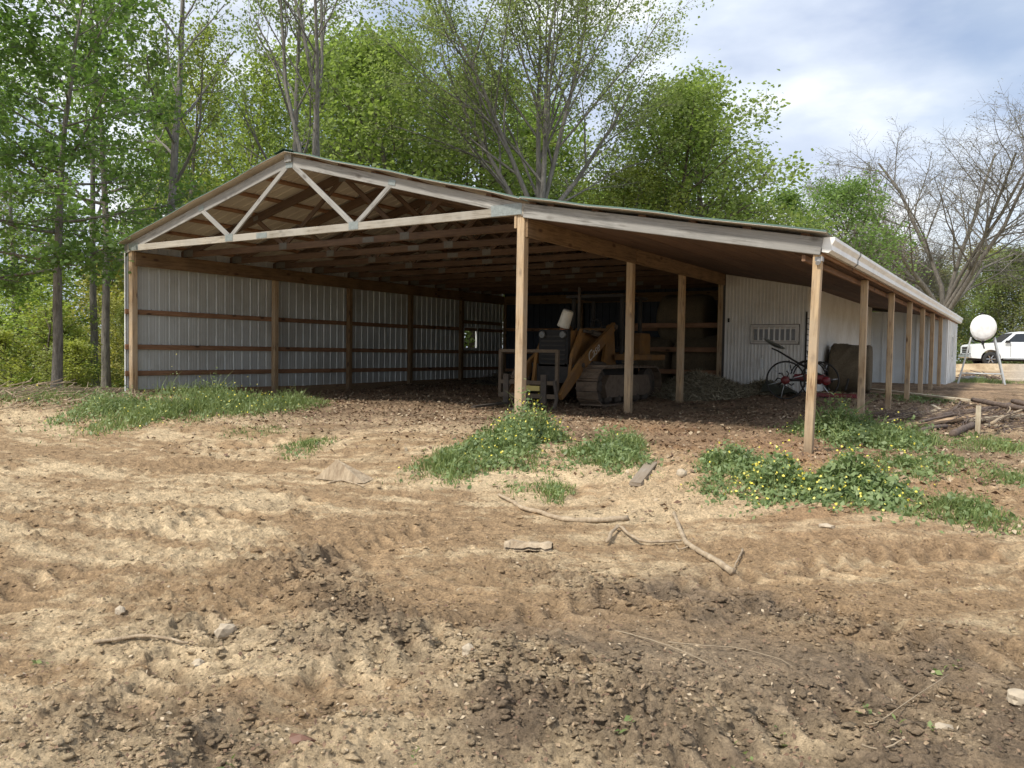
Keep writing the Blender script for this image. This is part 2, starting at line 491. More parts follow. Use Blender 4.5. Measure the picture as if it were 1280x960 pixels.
GUTM = simple('white_gutter_paint', (.78, .77, .73), rough=.35, var=.05, scale=3, bump=.03, dirt=(.40, .37, .30), dscale=2.5, damt=.35)
GREENR = simple('green_roof_sheet', (.02, .065, .045), rough=.6, metal=.0, var=.15, scale=2, bump=.05)
UNDER = simple('pale_roof_underside', (.52, .48, .42), rough=.7, var=.10, scale=3, bump=.1, dirt=(.22, .17, .12), dscale=1.5, damt=.4)
GALV = simple('gusset_steel', (.27, .295, .28), rough=.5, metal=.5, var=.2, scale=25, bump=.3)
GALVD = simple('shaded_gusset_steel', (.13, .125, .11), rough=.7, metal=.2, var=.2, scale=25, bump=.3)  # gusset steel for inner trusses, darkened with the shade under the roof
BLACK = simple('black_plastic', (.015, .015, .015), rough=.9)
YEL = simple('worn_orange_paint', (.20, .10, .024), rough=.85, var=.2, scale=5, bump=.15, dirt=(.13, .08, .045), dscale=3.0, damt=.6)
STEEL = simple('dirty_steel', (.06, .05, .04), rough=.85, metal=0.0, var=.3, scale=9, bump=.4, dirt=(.11, .08, .055), dscale=4, damt=.6)
TRACKM = simple('muddy_track_steel', (.13, .095, .065), rough=.8, metal=.1, var=.3, scale=12, bump=.6, dirt=(.17, .125, .085), dscale=5, damt=.9)
DARKM = simple('dark_engine_metal', (.028, .025, .022), rough=.85, metal=0, var=.3, scale=8, bump=.3)
REDP = simple('red_implement_paint', (.17, .015, .02), rough=.45, var=.25, scale=8, bump=.15, dirt=(.10, .05, .035), dscale=5, damt=.6)
WPLAST = simple('white_bucket_plastic', (.60, .58, .50), rough=.5, var=.1, scale=10, bump=.1)
TANKM = simple('white_tank_paint', (.80, .80, .79), rough=.35, var=.05, scale=4, bump=.05, dirt=(.45, .44, .42), dscale=5, damt=.4)
LEGM = simple('galvanised_leg', (.55, .57, .57), rough=.4, metal=.4, var=.1)
CARP = simple('silver_white_car_paint', (.72, .74, .75), rough=.25, var=.02, bump=.0)
GLASSD = simple('tinted_glass', (.025, .03, .035), rough=.08, var=.1, bump=0)
PANE = simple('dusty_pane', (.11, .11, .105), rough=.25, var=.25, scale=12, bump=.05)
CHROME = simple('chrome', (.5, .5, .5), rough=.2, metal=.9)
RUBBER = simple('tyre_rubber', (.025, .025, .025), rough=.85)
LAMPM = simple('headlight_lens', (.7, .7, .68), rough=.15)
STICK = bark('dry_stick', (.48, .38, .26), (.26, .19, .12))
DLOG = bark('dark_log', (.18, .13, .10), (.075, .055, .045))
STONE = simple('pale_stone', (.40, .33, .24), rough=.85, var=.2, scale=15, bump=.5, bscale=30)
BARK1 = bark('grey_bark', (.25, .225, .19), (.10, .085, .07))
BARK2 = bark('brown_bark', (.15, .12, .09), (.055, .042, .032))
BARK3 = bark('pale_grey_bark', (.26, .24, .215), (.11, .10, .088))
LEAF = leafmat('spring_leaf', (.155, .215, .055), (.29, .36, .115), trans=.48)
LEAFS = leafmat('small_spring_leaf', (.19, .245, .08), (.31, .36, .14), trans=.42)
BUD = leafmat('budding_twig_leaf', (.24, .24, .14), (.18, .17, .11), trans=.2)
WEED = leafmat('weed_leaf', (.11, .165, .06), (.27, .34, .15), trans=.35, clump=7)
GRASS = leafmat('grass_blade', (.12, .175, .055), (.27, .32, .12), trans=.3, clump=6)
FLOW = leafmat('yellow_petal', (.75, .62, .06), (.80, .72, .20), trans=.2)
CLODM = islands('dirt_clod', [(0, (.17, .12, .075)), (.5, (.27, .20, .13)), (1, (.40, .315, .205))])
CHIPM = islands('leaf_litter_chip', [(0, (.12, .065, .04)), (.4, (.22, .14, .085)), (.8, (.34, .25, .155)), (1, (.48, .39, .27))])
HAYM = islands('loose_hay', [(0, (.14, .12, .075)), (.5, (.27, .235, .155)), (1, (.42, .38, .27))])
HAYD = islands('old_hay', [(0, (.06, .05, .03)), (.5, (.12, .10, .06)), (1, (.20, .17, .10))])

def ground_mat():
    m, nt, b = newmat('churned_dirt')
    b.inputs['Roughness'].default_value = .92
    b.inputs['Specular IOR Level'].default_value = .25
    a = N(nt, 'ShaderNodeAttribute', _attribute_name='Col')
    t = N(nt, 'ShaderNodeTexCoord')
    n1 = N(nt, 'ShaderNodeTexNoise', Scale=9.0, Detail=9.0, Roughness=.72)
    n2 = N(nt, 'ShaderNodeTexNoise', Scale=55.0, Detail=6.0, Roughness=.7)
    v = N(nt, 'ShaderNodeTexVoronoi', Scale=38.0)
    for q in (n1, n2, v): L(nt, t.outputs['Object'], q.inputs['Vector'])
    r1 = ramp(nt, [(.32, .60), (.5, 1.0), (.68, 1.30)]); L(nt, n1.outputs[0], r1.inputs[0])
    r2 = ramp(nt, [(.32, .62), (.68, 1.32)]); L(nt, n2.outputs[0], r2.inputs[0])
    m1 = N(nt, 'ShaderNodeMixRGB', _blend_type='MULTIPLY'); m1.inputs[0].default_value = 1
    m2 = N(nt, 'ShaderNodeMixRGB', _blend_type='MULTIPLY'); m2.inputs[0].default_value = 1
    L(nt, a.outputs['Color'], m1.inputs[1]); L(nt, r1.outputs[0], m1.inputs[2])
    L(nt, m1.outputs[0], m2.inputs[1]); L(nt, r2.outputs[0], m2.inputs[2])
    L(nt, m2.outputs[0], b.inputs['Base Color'])
    b1 = N(nt, 'ShaderNodeBump', Strength=1.0, Distance=.07)
    b2 = N(nt, 'ShaderNodeBump', Strength=.9, Distance=.02)
    b3 = N(nt, 'ShaderNodeBump', Strength=.35, Distance=.012)
    L(nt, n1.outputs[0], b1.inputs['Height']); L(nt, n2.outputs[0], b2.inputs['Height']); L(nt, v.outputs['Distance'], b3.inputs['Height'])
    L(nt, b1.outputs[0], b2.inputs['Normal']); L(nt, b2.outputs[0], b3.inputs['Normal']); L(nt, b3.outputs[0], b.inputs['Normal'])
    return m

# ------------------------------------------------------------------ ground
def ground_height(x, y):
    x = np.asarray(x, float); y = np.asarray(y, float)
    return base_z(x, y)+detail(x, y)[0]
def soil(x, y, clod, lug=0):
    """colour of the soil itself"""
    dry = np.array([.62, .475, .295]); mid = np.array([.37, .25, .14]); wet = np.array([.225, .165, .108])
    litter = np.array([.25, .172, .108]); red = np.array([.42, .235, .12]); green = np.array([.11, .17, .05]); grav = np.array([.50, .46, .40])
    n = fbm(x, y, .42, 4); n2 = fbm(x+50, y-20, 1.7, 4)
    ra = np.hypot(x-6, y-6); th_ = np.arctan2(y-6, x-6)*9
    st = fbm(ra*4.5, th_*.7, 1.0, 5, .7)+.6*fbm(x, y, 6.5, 4, .7)
    w = sm(-.40, .42, n+.45*n2+.75*st)[..., None]
    c = mid*(1-w)+dry*w
    wetm = np.maximum(clod*.62, 0)
    bx, by, _ = G(900, 880); b2x, b2y, _ = G(1250, 920); b3x, b3y, _ = G(850, 745)
    for (qx, qy, s) in ((bx, by, 1.15), (b2x, b2y, 1.0), (b3x, b3y, .55)):
        d = np.hypot(x-qx, y-qy)+.9*fbm(x, y, 1.1, 3)
        wetm = np.maximum(wetm, 1-sm(s*.5, s*1.5, d))
    wetm = np.clip(wetm*(.75+.9*fbm(x-4, y+9, 3, 3)), 0, 1)[..., None]
    c = c*(1-wetm)+wet*wetm
    # shallow pale hollow in the wet ground
    hx, hy, _ = G(890, 845)
    hm = np.exp(-(np.hypot(x-hx, y-hy)/.42)**2)[..., None]*.8
    c = c*(1-hm)+np.array([.33, .25, .165])*hm
    # litter near and under the roof
    inside = sm(-2.4, .4, y-.10*x+.9+1.2*fbm(x, y, .7, 3))*(1-sm(22, 27, y))*(1-sm(14.0, 16.5, x+.8*n))
    lm = (inside*.88)[..., None]
    c = c*(1-lm)+litter*(1+1.0*n2[..., None])*lm
    rx_, ry_, _ = G(1010, 590); r4, r5, _ = G(790, 535)
    for qx, qy, s in ((rx_, ry_, 1.5), (r4, r5, .6), (*G(960, 560)[:2], .9)):
        rm = (np.exp(-((np.hypot(x-qx, y-qy)+.5*n2)/s)**2)*.55)[..., None]
        c = c*(1-rm)+red*rm
    rm = (sm(14.5, 17, x+n)*sm(-3, 0, y+2*n2)*(1-sm(9, 14, y))*.5)[..., None]
    c = c*(1-rm)+np.array([.46, .32, .20])*rm
    # gravel lot behind, leaf-strewn forest floor at the left and green field far off
    gm = (sm(20, 26, y+2*n)*sm(13, 16, x)*(1-sm(52, 60, y)))[..., None]
    c = c*(1-gm)+grav*gm
    fm = (sm(-3, -7, x+2.5*n)*sm(-6, 2, y))[..., None]
    c = c*(1-fm)+np.array([.13, .12, .055])*fm
    far = sm(60, 75, np.hypot(x-CAM[0], y-CAM[1]))[..., None]
    c = c*(1-far)+green*far
    c = c*(1+.17*np.asarray(lug)[..., None]) if np.ndim(lug) else c
    return np.clip(c, .02, .9)
def build_ground():
    rr = [0.4]
    while rr[-1] < 2.2: rr.append(rr[-1]*1.02)
    while rr[-1] < 15: rr.append(rr[-1]*1.0034)
    while rr[-1] < 45: rr.append(rr[-1]*1.0078)
    while rr[-1] < 900: rr.append(rr[-1]*1.06)
    rr = np.array(rr)
    fine = np.arange(-38, 38.01, .16)
    coarse = np.arange(42, 322, 4.0)
    th = np.radians(np.concatenate([fine, coarse]))
    bear = math.atan2(FW[1], FW[0])
    A = bear-th
    Rr, Aa = np.meshgrid(rr, A, indexing='ij')
    x = CAM[0]+Rr*np.cos(Aa); y = CAM[1]+Rr*np.sin(Aa)
    dz, clod, rough, lug = detail(x, y)
    bz = base_z(x, y)
    z = bz+dz
    nr, na = x.shape
    c0 = len(rr)*na
    v = np.stack([x.ravel(), y.ravel(), z.ravel()], 1)
    v = np.vstack([v, [[CAM[0], CAM[1], float(base_z(CAM[0], CAM[1]))]]])
    i = np.arange(nr-1)[:, None]; j = np.arange(na)[None, :]; j2 = (j+1) % na
    f = np.stack([i*na+j, i*na+j2, (i+1)*na+j2, (i+1)*na+j], -1).reshape(-1, 4)[:, ::-1]
    cf = np.array([[c0, (k+1) % na, k, k] for k in range(na)])
    me = np_mesh('ground', v, f, smooth=True)
    c = soil(x, y, clod, lug)
    cols = np.ones((len(v), 4), np.float32); cols[:-1, :3] = np.clip(c.reshape(-1, 3), .02, .9); cols[-1, :3] = .2
    at = me.color_attributes.new('Col', 'FLOAT_COLOR', 'POINT')
    at.data.foreach_set('color', cols.ravel())
    global GMAT
    GMAT = ground_mat()
    o = link('ground', me, GMAT)
    tag(o, 'churned tan and brown dirt yard with tyre ruts and damp patches', kind='structure')
build_ground()

# ------------------------------------------------------------------ barn
W, LX, HC = 9.14, 12.94, 2.85
YP = [0, 3.55, 6.00, 8.45, 10.90, 13.40]
BACK, YR, YE = 13.4, 16.57, 20.0
SL, SR = .2555, -.183
def ztop(x):        # top of the rafters
    if x <= W/2: return 3.0+SL*x
    if x <= W: return 3.0+SL*(W-x)
    return 3.0+SR*(x-W)
barn = empty('pole_barn', (W/2, 6, 0), 0, 'open-sided pole barn with grey timber gable truss, corrugated steel wall and long lean-to roof', 'barn')
BO = Vector((W/2, 6, 0))
_cache = {}
def beam(name, p0, p1, w, h, mat, parent, up=(0, 0, 1), b=.006, **kw):
    """timber from p0 to p1; w across, h along `up`; own local Z along its length"""
    p0 = Vector(p0); p1 = Vector(p1); d = p1-p0; Ln = d.length
    key = (round(w, 3), round(h, 3), round(Ln, 3), mat.name)
    if key not in _cache:
        me = MB().cham((0, 0, 0), (w, h, Ln), b).mesh(name)
        me.materials.append(mat)
        _cache[key] = me
    z = d.normalized(); u = Vector(up); y = (u-z*u.dot(z)).normalized(); x = y.cross(z)
    o = bpy.data.objects.new(name, _cache[key]); COL.objects.link(o)
    mw = Matrix((( x.x, y.x, z.x, 0), (x.y, y.y, z.y, 0), (x.z, y.z, z.z, 0), (0, 0, 0, 1)))
    mw.translation = (p0+p1)/2
    o.parent = parent
    base = Vector((0, 0, 0))
    q = parent
    while q is not None:
        base += q.location; q = q.parent
    o.matrix_local = Matrix.Translation(-base) @ mw
    return tag(o, **kw)
def part(mb, name, mat, parent=None, smooth=False, **kw):
    """mesh written in world coordinates, parented below the barn"""
    parent = parent or barn
    o = mb.build(name, mat, parent, smooth, **kw)
    base = Vector((0, 0, 0)); q = parent
    while q is not None:
        base += q.location; q = q.parent
    o.location = -base
    return o
S = .118
S2 = .092
# posts
for k, y in enumerate(YP):
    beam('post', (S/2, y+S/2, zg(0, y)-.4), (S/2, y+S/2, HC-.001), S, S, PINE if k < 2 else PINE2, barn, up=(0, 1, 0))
beam('post', (W-S/2, S/2, -.4), (W-S/2, S/2, HC-.001), S, S, PINE, barn, up=(0, 1, 0))
for y in YP[1:4]:
    beam('post', (W-S/2, y+S/2, -.4), (W-S/2, y+S/2, HC-.001), S, S, PINE, barn, up=(0, 1, 0))
for y in (0, 3.32, 6.04, 8.57, 10.9, 13.1, 15.3):
    xx = LX-S2/2
    beam('post', (xx, y+S2/2, -.5), (xx+(.05 if y == 0 else 0), y+S2/2, ztop(xx)-.195), S2, S2, PINE, barn, up=(0, 1, 0))
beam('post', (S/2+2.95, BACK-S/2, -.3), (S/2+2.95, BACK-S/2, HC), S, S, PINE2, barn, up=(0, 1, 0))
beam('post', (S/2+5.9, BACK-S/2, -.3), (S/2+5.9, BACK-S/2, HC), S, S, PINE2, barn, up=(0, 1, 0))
# block beside the centre post and header beams
beam('block', (W-S-.021, S/2, HC-.17), (W-S-.021, S/2, HC-.002), .04, .14, PINE, barn, up=(0, 1, 0))
beam('header_beam', (S+.022, .05, HC-.14), (S+.022, BACK-.05, HC-.14), .042, .275, PINE2, barn)
for y0, y1 in ((.002, YP[1]+.05), (YP[1]+.053, YP[3]+.12)):
    beam('header_beam', (W+.022, y0+.02, HC-.15), (W+.022, y1, HC-.15), .042, .29, PINE2, barn)
# girts (outside the posts) and left wall sheets
for z in (1.68, .985, .46):
    segs = [(-.06, YP[1]+.07), (YP[1]+.073, YP[3]+.07), (YP[3]+.073, BACK)]
    for a, b in segs:
        if z == 1.68 and a > 8: z = 1.70
        beam('girt', (-.022, a, z), (-.022, b, z), .04, .10, REDW, barn)
beam('skirt_board', (-.022, -.0, .02), (-.022, 4.6, -.02), .04, .24, REDW, barn)
beam('skirt_board', (-.022, 4.603, -.02), (-.022, BACK, .06), .04, .24, PINE2, barn)
WIN = (11.15, 11.95, 1.12, 1.74)      # opening y0,y1,z0,z1
def sheet_profile(wd, rib=.2286, h=.019):
    """(u, depth) of a trapezoid-ribbed steel sheet with small stiffening ribs"""
    pts = []
    n = int(round(wd/rib))
    for k in range(n):
        u = k*rib
        pts += [(u, 0), (u+.012, h), (u+.034, h), (u+.046, 0), (u+.10, 0), (u+.107, .0018), (u+.122, .0018), (u+.129, 0),
                (u+.155, 0), (u+.162, .0018), (u+.177, .0018), (u+.184, 0)]
    pts.append((wd, 0))
    return pts
def sheet(axis, a0, fixed, z0, z1, out=-1, wd=.9144, name='wall_sheet', mat=None, parent=None, cut=None, mapz=None):
    pr = sheet_profile(wd)
    mb = MB()
    th = .0025
    for zz0, zz1, u0, u1 in (cut or [(z0, z1, 0, wd)]):
        vs = []; fs = []
        sel = [q for q in pr if u0-1e-6 <= q[0] <= u1+1e-6]
        for u, d in sel:
            for e in (0, th):
                for z in (0, 1):
                    uu = a0+u
                    zt = (mapz(uu) if (mapz and z) else (zz1 if z else zz0))
                    off = fixed+out*(d+e)
                    vs.append((off, uu, zt) if axis == 'y' else (uu, off, zt))
        n = len(sel)
        for i in range(n-1):
            a = i*4; b = a+4
            fs += [(a, b, b+1, a+1), (a+2, a+3, b+3, b+2)]
        mb.add(vs, fs)
    return part(mb, name, mat or SHEET, parent)
y = -.03; k = 0
while y < BACK-.05:
    wd = min(.9144, BACK-y)
    wd = max(.2286, round(wd/.2286)*.2286)
    if y+wd > WIN[0]+.05 and y < WIN[1]-.05:
        u0 = max(0, WIN[0]-y); u1 = min(wd, WIN[1]-y)
        cuts = [(-.02, WIN[2], 0, wd), (WIN[3], HC+.15, 0, wd)]
        if u0 > .05: cuts.append((WIN[2], WIN[3], 0, u0))
        if u1 < wd-.05: cuts.append((WIN[2], WIN[3], u1, wd))
        sheet('y', y, -.044, 0, 0, cut=cuts, wd=wd)
    else:
        sheet('y', y, -.044-.0004*(k % 2), .06 if k > 4 else -.03, HC+.15, wd=wd)
    y += wd; k += 1
for z in (.46, .985, 1.68):
    mb = MB()
    for i in range(int(BACK/.2286)):
        mb.box((-.0435, i*.2286+.06, z+.062), (.004, .011, .011))
    part(mb, 'screws', DARKM, kind='stuff')
# corner flashing (white edge seen left of the first post)
part(MB().box((-.055, -.045, HC/2), (.03, .004, HC-.0)).box((-.071, -.02, HC/2), (.004, .05, HC)), 'corner_trim', WHITE)
# window frame in the left wall
wf = MB()
for (yy, zz, dy, dz) in ((WIN[0]+.03, (WIN[2]+WIN[3])/2, .05, WIN[3]-WIN[2]), (WIN[1]-.03, (WIN[2]+WIN[3])/2, .07, WIN[3]-WIN[2]),
                         ((WIN[0]+WIN[1])/2, WIN[2]-.02, WIN[1]-WIN[0]+.08, .05), ((WIN[0]+WIN[1])/2, WIN[3]+.02, WIN[1]-WIN[0]+.08, .04)):
    wf.box((-.03, yy, zz), (.06, dy, dz))
part(wf, 'window_frame', WHITE)
beam('girt', (.02, 10.95, 1.93), (.02, BACK-.2, 1.93), .04, .10, PINE2, barn)
# back wall
x = 0.02
while x < W-.1:
    wd = min(.9144, round((W-x)/.2286)*.2286)
    if wd < .2: break
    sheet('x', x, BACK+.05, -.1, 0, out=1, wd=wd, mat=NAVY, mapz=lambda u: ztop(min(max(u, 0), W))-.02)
    x += wd
for z in (1.75, 1.0, .4):
    beam('girt', (.1, BACK+.022, z), (W, BACK+.022, z), .04, .10, REDW, barn)
beam('header_beam', (.1, BACK-S-.022, HC-.14), (W, BACK-S-.022, HC-.14), .042, .275, PINE2, barn)
# right inside wall beyond the hay pen and pen girts
for z in (1.68, 1.12, .60):
    beam('girt', (6.8, YP[3]+S+.022, z), (W-.001, YP[3]+S+.022, z), .04, .11, REDW, barn)
beam('post', (6.9, YP[3]+S/2, -.3), (6.9, YP[3]+S/2, HC-.3), S, S, PINE2, barn, up=(0, 1, 0))

# trusses
def truss(y, mat, front=False):
    t = empty('truss', (0, y-6, 0)); t.parent = barn; t.location = Vector((0, y, 0))-BO
    yy = y
    h = .165
    z0 = lambda x: ztop(x)-h/2/math.cos(math.atan(SL))
    ov = .10
    beam('top_chord', (-ov, yy, z0(0)-SL*ov), (W/2-.002, yy, z0(W/2)), .04, h, mat, t)
    beam('top_chord', (W/2+.002, yy, z0(W/2)), (W, yy, z0(W)), .04, h, mat, t)
    bh = .12
    mid = 3.9 if front else 5.2
    bm = BCH if front else mat
    beam('bottom_chord', (0, yy-.003, HC+bh/2), (mid, yy-.003, HC+bh/2), .04, bh, bm, t)
    beam('bottom_chord', (mid+.002, yy-.003, HC+bh/2), (W-.002, yy-.003, HC+bh/2), .04, bh, bm, t)
    wy = yy-.004 if front else yy+.004
    for (xa, za, xb, zb) in ((2.28, z0(2.28)-.03, 3.02, HC+.11), (W/2-.05, z0(W/2)-.07, 3.10, HC+.11), (W/2+.07, z0(W/2)-.07, 5.98, HC+.11), (6.78, z0(6.78)-.03, 6.08, HC+.11)):
        beam('web', (xa, wy, za), (xb, wy, zb), .036, .085, mat, t, up=(1, 0, .3))
    fy = yy-.026
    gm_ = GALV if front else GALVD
    def plate(cx, cz, w, hh, n=0):
        key = ('plate', w, hh)
        if key not in _cache: _cache[key] = MB().box((0, 0, 0), (w, .003, hh)).mesh('gusset_plate')
        me = _cache[key] if front is False else MB().box((0, 0, 0), (w, .003, hh)).mesh('gusset_plate')
        o = link('gusset_plate', me, gm_, t); o.location = (cx-W/2, fy-yy, cz); o.location = Vector((cx, fy, cz))-BO-t.location; o.rotation_euler = (0, n, 0)
    plate(3.05, HC+.075, .20, .12); plate(6.02, HC+.075, .20, .12); plate(W/2, z0(W/2)-.02, .16, .18)
    plate(2.28, z0(2.28), .14, .08, -math.atan(SL)); plate(6.8, z0(6.8), .14, .08, math.atan(SL))
    plate(mid, HC+bh/2, .26, .09); plate(W-.28, HC+.085, .50, .15); plate(.2, HC+.085, .30, .14)
    return t
BCH = wood('grey_tan_wood', (.42, .375, .30), (.20, .165, .12), knot=(.10, .08, .06), weather=(.35, .325, .28))
truss(.0, GREYW, True)
k = 1
while k*1.22 < BACK:
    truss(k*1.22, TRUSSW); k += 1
# ridge block end
part(MB().box((W/2, -.035, ztop(W/2)-.02), (.16, .05, .16)), 'ridge_block', GREYW)
# lean-to rafters (front one weathered), ceiling boards
h = .19
def lean_rafter(y, mat, x0=W+.003, x1=LX+.05):
    beam('lean_to_rafter', (x0, y, ztop(x0)-h/2), (x1, y, ztop(x1)-h/2), .045, h, mat, barn)
lean_rafter(0.0, GREYW)
xs = W+.05; i = 0
while xs < LX-.05:
    wd = .232
    za = ztop(xs+wd/2)-h+.012-.002*(i % 3)
    for (ya, yb) in (((.03, 4.1), (4.103, 8.2), (8.203, 12.3), (12.303, 16.4), (16.403, YE)) if i % 2 else ((.03, 2.1), (2.103, 6.2), (6.203, 10.3), (10.303, 14.4), (14.403, YE))):
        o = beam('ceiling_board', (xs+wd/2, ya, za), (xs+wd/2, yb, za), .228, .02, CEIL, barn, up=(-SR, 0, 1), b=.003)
    xs += wd; i += 1
beam('eave_board', (LX+.03, .03, ztop(LX)-.10), (LX+.03, YE, ztop(LX)-.10), .03, .19, REDW, barn)
beam('eave_beam', (LX-S-.03, .03, ztop(LX)-.215), (LX-S-.03, 16.5, ztop(LX)-.215), .04, .07, REDW, barn)
# purlins
PU = .04
xs_ = [-.02+.72*i for i in range(7)]+[W-.72*i for i in range(7)][::-1]
for x in xs_:
    sl = SL if x < W/2 else -SL
    beam('purlin', (x+.07, .09, ztop(x+.07)+PU/2+.001), (x+.07, YE, ztop(x+.07)+PU/2+.001), .10, PU, REDW, barn, up=(-sl, 0, 1))
for i in range(6):
    x = W+.35+.66*i
    beam('purlin', (x, .09, ztop(x)+PU/2+.001), (x, YE, ztop(x)+PU/2+.001), .10, PU, REDW, barn, up=(-SR, 0, 1))
# roof sheets: two skins (pale below, green above), a bit wavy at the front edge
def roof_sheet(xa, xb, za, zb, y0, wd, seed, nx=9):
    r = random.Random(seed)
    pr = [(u, d) for u, d in sheet_profile(wd)]
    mb = MB(); mb2 = MB()
    for tgt, lift in ((mb, .007), (mb2, .001)):
        vs = []; fs = []
        for i in range(nx):
            s = i/(nx-1)
            x = xa+(xb-xa)*s
            wv = .010*math.sin(s*9+seed)+.012*math.sin(s*23+2*seed)
            for u, d in pr:
                f = max(0, 1-(y0+u+.12)/.5)
                vs.append((x, y0+u, za+(zb-za)*s+PU+lift+(d if tgt is mb else d)+abs(wv)*f))
        n = len(pr)
        for i in range(nx-1):
            for j in range(n-1):
                q = (i*n+j, (i+1)*n+j, (i+1)*n+j+1, i*n+j+1)
                fs.append(q if (xb > xa) == (tgt is mb) else tuple(reversed(q)))
        tgt.add(vs, fs)
    o = part(mb, 'roof_sheet', GREENR)
    o2 = part(mb2, 'roof_underlay', UNDER)
y = -.14; k = 0
while y < YE:
    wd = .9144
    roof_sheet(-.16, W/2, ztop(0)-.16*SL, ztop(W/2), y, wd, k)
    roof_sheet(W/2, W, ztop(W/2), ztop(W), y, wd, k+50)
    roof_sheet(W, LX+.12, ztop(W), ztop(LX+.12), y, wd, k+100)
    y += wd; k += 1
rc = MB()
for s in (-1, 1):
    rc.box((W/2+s*.10, YE/2-.05, ztop(W/2)+.075-.012), (.24, YE+.22, .004), ry=s*math.atan(SL))
part(rc, 'ridge_cap', GREENR)

# gutter
gx = LX+.05; gz = ztop(LX)-.06
gm = MB()
prof = [(0, .055), (0, -.10), (.07, -.115), (.105, -.085), (.105, -.03), (.135, .02), (.135, .055), (.128, .055), (.128, .02), (.098, -.03), (.098, -.08), (.07, -.108), (.006, -.094), (.006, .055)]
n = len(prof)
def gut(y0, y1, dx=0):
    vs = [(gx+a+dx, yy, gz+b) for yy in (y0, y1) for a, b in prof]
    gm.add(vs, [(i, (i+1) % n, n+(i+1) % n, n+i) for i in range(n)])
for a, b in ((.0, 6.0), (6.0, 12.0), (12.0, YE+.15)):
    gut(a, b)
g = part(gm, 'gutter', GUTM)
cap = [(0, .055), (0, -.10), (.07, -.115), (.105, -.085), (.105, -.03), (.135, .02), (.135, .055)]
part(MB().add([(gx+a, 0.0-.003, gz+b) for a, b in cap]+[(gx+a, .003, gz+b) for a, b in cap],
   [tuple(range(6, -1, -1)), tuple(range(7, 14))]+[(i, (i+1) % 7, 7+(i+1) % 7, 7+i) for i in range(7)]), 'gutter_end_cap', GUTM)
for yy in (1.55, 6.0, 12.0):
    st = MB()
    c2 = [(-.003, .06), (-.003, -.105), (.07, -.12), (.11, -.088), (.11, -.03), (.141, .02), (.141, .06)]
    vs = [(gx+a, y_, gz+b) for y_ in (yy, yy+.035) for a, b in c2]
    st.add(vs, [(i, i+1, 8+i, 7+i) for i in range(6)])
    st.box((gx+.068, yy+.017, gz+.06), (.15, .035, .006))
    part(st, 'gutter_strap', BLACK if yy < 2 else GUTM)
sc = MB().box((LX+.02, .04, ztop(LX)-.235), (.08, .08, .05)).tube([(LX+.02, .02, ztop(LX)-.26), (LX+.02, -.04, ztop(LX)-.285)], .025, 10)
part(sc, 'security_camera', simple('camera_housing', (.30, .29, .28)))

# white room under the lean-to
XR = W+1.83
ROOMM = simple('white_ribbed_room_sheet', (.70, .70, .67), rough=.5, var=.05, scale=2.0, bump=.04, dirt=(.50, .47, .40), dscale=1.3, damt=.5)
def tightsheet(x0, x1, y, zlo, zhi, name='room_sheet', rib=.0762, out=-1, alongy=False):
    mb = MB(); pr = []
    u = 0; Ln = x1-x0
    while u < Ln-.001:
        pr += [(u, 0), (min(u+.012, Ln), .009), (min(u+.026, Ln), .009), (min(u+.038, Ln), 0)]; u += rib
    pr.append((Ln, 0))
    vs = []
    for uu, d in pr:
        X = x0+uu
        if alongy: vs += [(y+out*d, X, zlo), (y+out*d, X, zhi(X))]
        else: vs += [(X, y+out*d, zlo), (X, y+out*d, zhi(X))]
    mb.add(vs, [(2*i, 2*i+2, 2*i+3, 2*i+1) for i in range(len(pr)-1)])
    return part(mb, name, ROOMM)
y3 = YP[3]
x0 = W+.045
for a, b in ((x0, x0+.60), (x0+.602, x0+1.20), (x0+1.202, XR)):
    tightsheet(a, b, y3, .1, lambda X: ztop(X)-h+.0)
tightsheet(y3, 12.5, XR, .1, lambda Y: ztop(XR)-h, out=1, alongy=True)
tightsheet(12.502, YR, XR, .1, lambda Y: ztop(XR)-h, out=1, alongy=True)
part(MB().box((x0-.015, y3-.006, 1.5), (.05, .03, 2.66)), 'corner_trim', simple('dark_trim', (.06, .055, .05)))
# stacked louvre slats at the room's corner
for i in range(13):
    z = .42+i*.115
    part(MB().box((XR+.035, y3-.03, z), (.12, .05, .012), ry=.35), 'louvre_slat', DARKM)
part(MB().box((XR-.02, y3-.015, 1.15), (.03, .03, 1.6)), 'louvre_rail', DARKM)
# garage-door style window strip
wx0, wx1, wz0, wz1 = 9.79, 10.80, 1.27, 1.67
wp = empty('window', (0, 0, 0)); wp.parent = barn; wp.location = Vector((wx0, y3, wz0))-BO
fr = MB()
yy = y3-.022
yy = y3-.035
fr.box(((wx0+wx1)/2, yy, wz1-.02), (wx1-wx0, .03, .05)).box(((wx0+wx1)/2, yy, wz0+.02), (wx1-wx0, .03, .05))
fr.box((wx0+.02, yy, (wz0+wz1)/2), (.05, .03, wz1-wz0-.09)).box((wx1-.02, yy, (wz0+wz1)/2), (.05, .03, wz1-wz0-.09))
part(fr, 'frame', simple('old_window_frame', (.66, .64, .60), rough=.6, var=.1, dirt=(.25, .22, .18)), wp)
part(MB().box(((wx0+wx1)/2, y3-.014, (wz0+wz1)/2), (wx1-wx0+.035, .006, wz1-wz0+.035)), 'gap', DARKM, wp)
PANELW = simple('old_panel_paint', (.62, .58, .52), rough=.6)
pitch = (wx1-wx0-.10)/8
for i in range(8):
    cx = wx0+.05+pitch*(i+.5)
    part(MB().box((cx, yy-.004, (wz0+wz1)/2-.01), (pitch*.60, .02, .24)), 'pane', PANE, wp)
    if i < 8:
        part(MB().box((cx+pitch*.5, yy+.002, (wz0+wz1)/2), (.03, .028, wz1-wz0-.10)), 'mullion', WHITE, wp)
